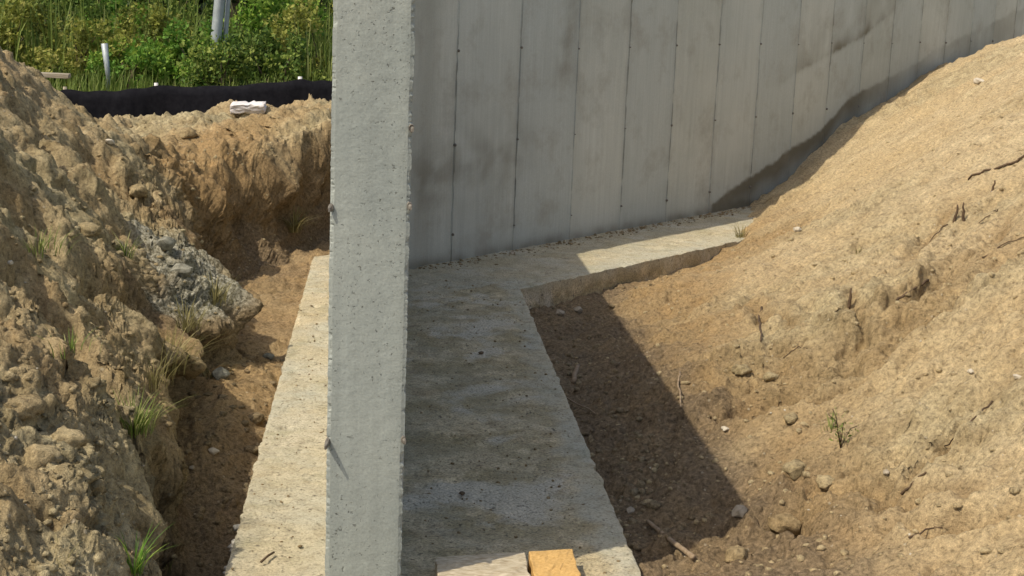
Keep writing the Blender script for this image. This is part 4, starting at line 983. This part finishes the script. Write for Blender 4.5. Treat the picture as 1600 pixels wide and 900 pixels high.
def foliage_cloud(cx, n, clusters, size, tint_mu, tint_sd, updir=0.3, aspect=1.8):
    # clusters: list of (centre, radii)
    P = []; T = []
    cw_ = rng.uniform(0.5, 1, len(clusters)); cw_ /= cw_.sum(); cnt = rng.multinomial(n, cw_)
    for (c, r_), k in zip(clusters, cnt):
        q = rng.normal(size=(k, 3)); q /= np.linalg.norm(q, axis=1)[:, None]; q *= (rng.uniform(0.25, 1, (k, 1)))**0.6
        P.append(c + q * r_); T.append(np.full(k, tint_mu + rng.normal() * tint_sd * 0.7) + rng.normal(size=k) * tint_sd)
    P = np.concatenate(P); T = np.concatenate(T)
    return leaves(P, np.full(len(P), size), T, aspect, updir)
def shrub(px, Y, wid, hgt, n, mat, label, size=0.045, group=None, name='shrub', mu=0.45, cat='shrub', aspect=1.8, updir=0.3):
    c = at_y(px, 100, Y); g = gzs(c[0], Y); root = empty(name, (c[0], Y, g)); tag(root, label, cat, group)
    cl = []
    for k in range(int(10 + wid * 10)):
        a = rng.uniform(0, 6.28); r_ = rng.uniform(0, 1)**0.5 * wid * 0.5; zz = rng.uniform(0.12, 1) * hgt * (1 - 0.35 * (r_ / (wid * 0.5))**2)
        cl.append((np.array([math.cos(a) * r_, math.sin(a) * r_ * 0.8, zz]), np.array([0.14, 0.14, 0.17]) * rng.uniform(0.7, 1.4) * (0.6 + 0.4 * hgt)))
    V, F, T = foliage_cloud(None, n, cl, size, mu, 0.22, updir, aspect)
    V[:, 2] = V[:, 2].clip(0.0, None)
    mesh_obj("foliage", V, F, mat, root, False, {'tint': ('FACE', T)})
    Vs, Fs, o_ = [], [], 0
    for k, (cc, _) in enumerate(cl[:9]):
        b0 = cc * [0.15, 0.15, 0]; mid = cc * [0.45, 0.45, 0.55] + rng.normal(size=3) * 0.03
        pth = [b0, mid, cc]
        for i in range(3):
            rr = (0.014, 0.009, 0.004)[i]
            for q in range(5): Vs.append(np.array(pth[i]) + [rr * math.cos(q * 1.2566), rr * math.sin(q * 1.2566), 0])
        for i in range(2):
            for q in range(5): Fs.append((o_ + i * 5 + q, o_ + i * 5 + (q + 1) % 5, o_ + (i + 1) * 5 + (q + 1) % 5, o_ + (i + 1) * 5 + q))
        o_ += 15
    mesh_obj("stem", Vs, Fs, M['bark'], root)
    return root
SH = [(15, 15.4, 1.1, 0.95, 2600, 'leaf_yellow', 'yellow green bush at the left picture edge behind the bank crest', 0.055, 0.4),
      (125, 15.0, 1.0, 0.62, 2600, 'leaf_yellow', 'yellow flowering bush left of the short grey stake', 0.05, 0.5),
      (75, 16.5, 1.3, 1.1, 2600, 'leaf', 'mid green bush above the weathered plank', 0.06, 0.5),
      (195, 14.8, 0.7, 0.55, 2000, 'leaf_bright', 'low bright green bush just right of the short grey stake', 0.05, 0.6),
      (185, 16.8, 0.9, 1.15, 2200, 'leaf_bright', 'upright bright bush behind the short grey stake', 0.06, 0.5),
      (240, 15.6, 1.0, 0.85, 2600, 'leaf_yellow', 'rusty yellow bush between the grey stake and the bright round bush', 0.05, 0.35),
      (305, 14.9, 0.9, 0.62, 3200, 'leaf_bright', 'round vivid green bush in front of the steel pole', 0.055, 0.6),
      (345, 14.35, 0.62, 0.62, 2200, 'leaf', 'loose olive bush standing right in front of the foot of the steel pole', 0.05, 0.6),
      (392, 15.3, 0.55, 0.6, 2000, 'leaf', 'olive bush at the foot of the steel pole, on its right', 0.055, 0.6),
      (425, 17.0, 1.0, 1.7, 3600, 'leaf_bright', 'tall bright green bush right of the steel pole', 0.065, 0.6),
      (440, 15.0, 0.9, 0.6, 2200, 'leaf', 'low green bush behind the fence near the pale wall end', 0.05, 0.55),
      (500, 15.8, 1.1, 1.0, 2800, 'leaf_yellow', 'yellow green bush partly hidden by the pale wall end', 0.055, 0.5),
      (480, 18.5, 1.2, 1.6, 2600, 'leaf', 'dull green bush behind the bushes beside the pale wall end', 0.065, 0.6),
      (275, 18.0, 1.2, 1.3, 2400, 'leaf', 'grassy green bush left of the steel pole, behind the round vivid one', 0.065, 0.55),
      (25, 19.0, 1.6, 1.5, 2600, 'leaf', 'large dull green bush behind the yellow one at the left picture edge', 0.07, 0.5),
      (135, 19.5, 1.4, 1.4, 2400, 'leaf', 'tall dim bush behind the yellow flowering bush', 0.07, 0.35)]
for px, Y, wd, hg, n, mt, lb, sz, mu in SH: shrub(px, Y, wd, hg, n, M[mt], lb, sz, mu=mu)

def tree(px, Y, hgt, rad, n, mat, label, group):
    c = at_y(px, 0, Y); g = gzs(c[0], Y); root = empty("tree", (c[0], Y, g)); tag(root, label, 'tree', group)
    tr = [np.array([0, 0, -0.1])]; 
    for k in range(1, 6): tr.append(np.array([0.05 * k * rng.uniform(-1, 1), 0.05 * rng.uniform(-1, 1), hgt * 0.75 * k / 5]))
    tube("trunk", tr, np.linspace(0.11, 0.03, 6), M['bark'], root, 8)
    cl = []
    for k in range(34):
        a = rng.uniform(0, 6.28); zz = rng.uniform(0.12, 1); r_ = rad * math.sqrt(rng.uniform()) * (0.5 + 0.6 * math.sin(math.pi * min(zz + 0.12, 1)))
        cl.append((np.array([math.cos(a) * r_, math.sin(a) * r_, zz * hgt]), np.array([0.42, 0.42, 0.34]) * rng.uniform(0.6, 1.2)))
    V, F, T = foliage_cloud(None, n, cl, 0.13, 0.45, 0.25, -0.1)
    mesh_obj("crown", V, F, mat, root, False, {'tint': ('FACE', T)})
TL = 'slender dark leafy tree in the thicket behind the bushes, its top out of the picture'
for k, (px, Y) in enumerate([(-60, 22), (40, 23.5), (110, 21.5), (170, 23), (235, 22), (300, 23.5), (372, 21.8), (440, 23), (505, 22), (570, 23.5)]):
    tree(px, Y, rng.uniform(4.0, 5.5), rng.uniform(0.9, 1.2), 4200, M['leaf'] if k in (0, 3, 7) else M['leaf_dark'], TL, 'slender trees behind the bushes')

# undergrowth: grass and weeds as one mass, and the wood behind
def ground_blades(n, ylo, yhi, xlo, xhi, hlo, hhi, wd, seg=2):
    Y_ = rng.uniform(ylo, yhi, n); X_ = rng.uniform(xlo, xhi, n) * Y_; Z_ = smooth_z(X_, Y_)
    hm = (0.6 + 0.6 * noise2(X_ * 1.1, Y_ * 1.1, 401)).clip(0.25, 1.3)
    a = rng.uniform(0, 6.28, n); h = rng.uniform(hlo, hhi, n) * hm; ln = rng.uniform(0, 0.5, n) * h
    d = np.stack([np.cos(a), np.sin(a), 0 * a], 1); s = np.stack([-np.sin(a), np.cos(a), 0 * a], 1) * wd
    b = np.stack([X_, Y_, Z_ - 0.02], 1); m1 = b + d * ln[:, None] * 0.3 + np.array([0, 0, 1]) * h[:, None] * 0.55; tp = b + d * ln[:, None] + np.array([0, 0, 1]) * h[:, None]
    V = np.stack([b - s, b + s, m1 + s * 0.8, m1 - s * 0.8, tp + s * 0.12, tp - s * 0.12], 1).reshape(-1, 3)
    i = np.arange(n)[:, None] * 6; F = np.concatenate([i + [0, 1, 2, 3], i + [3, 2, 4, 5]])
    t = (0.45 + 0.35 * noise2(X_ * 0.8, Y_ * 0.8, 405) + rng.normal(size=n) * 0.2).clip(0, 1)
    return V, F, np.r_[t, t]
V2, F2, T2 = ground_blades(5500, 14.8, 19.5, -0.50, 0.0, 0.4, 1.3, 0.009)
V, F, T = ground_blades(38000, 13.6, 22, -0.50, 0.02, 0.08, 0.42, 0.006)
tag(mesh_obj("undergrowth", V, F, M['grass'], None, False, {'tint': ('FACE', T)}), 'low grass and weeds growing right behind the black fence', None, None, 'stuff')
tag(mesh_obj("tall_grass", V2, F2, M['grass'], None, False, {'tint': ('FACE', T2)}), 'tall pale grass standing between the bushes', None, None, 'stuff')
cl = []
for k in range(260):
    Y_ = rng.uniform(27, 31); cl.append((np.array([rng.uniform(-0.62, 0.12) * Y_, Y_, 0.5 + rng.uniform(0, 6.0)]), np.array([0.9, 0.6, 0.8]) * rng.uniform(0.7, 1.3)))
V, F, T = foliage_cloud(None, 45000, cl, 0.24, 0.4, 0.25, 0.0)
tag(mesh_obj("woodland", V, F, M['leaf_dark'], None, False, {'tint': ('FACE', T)}), 'dense dark wood closing the view behind the thicket', None, None, 'stuff')
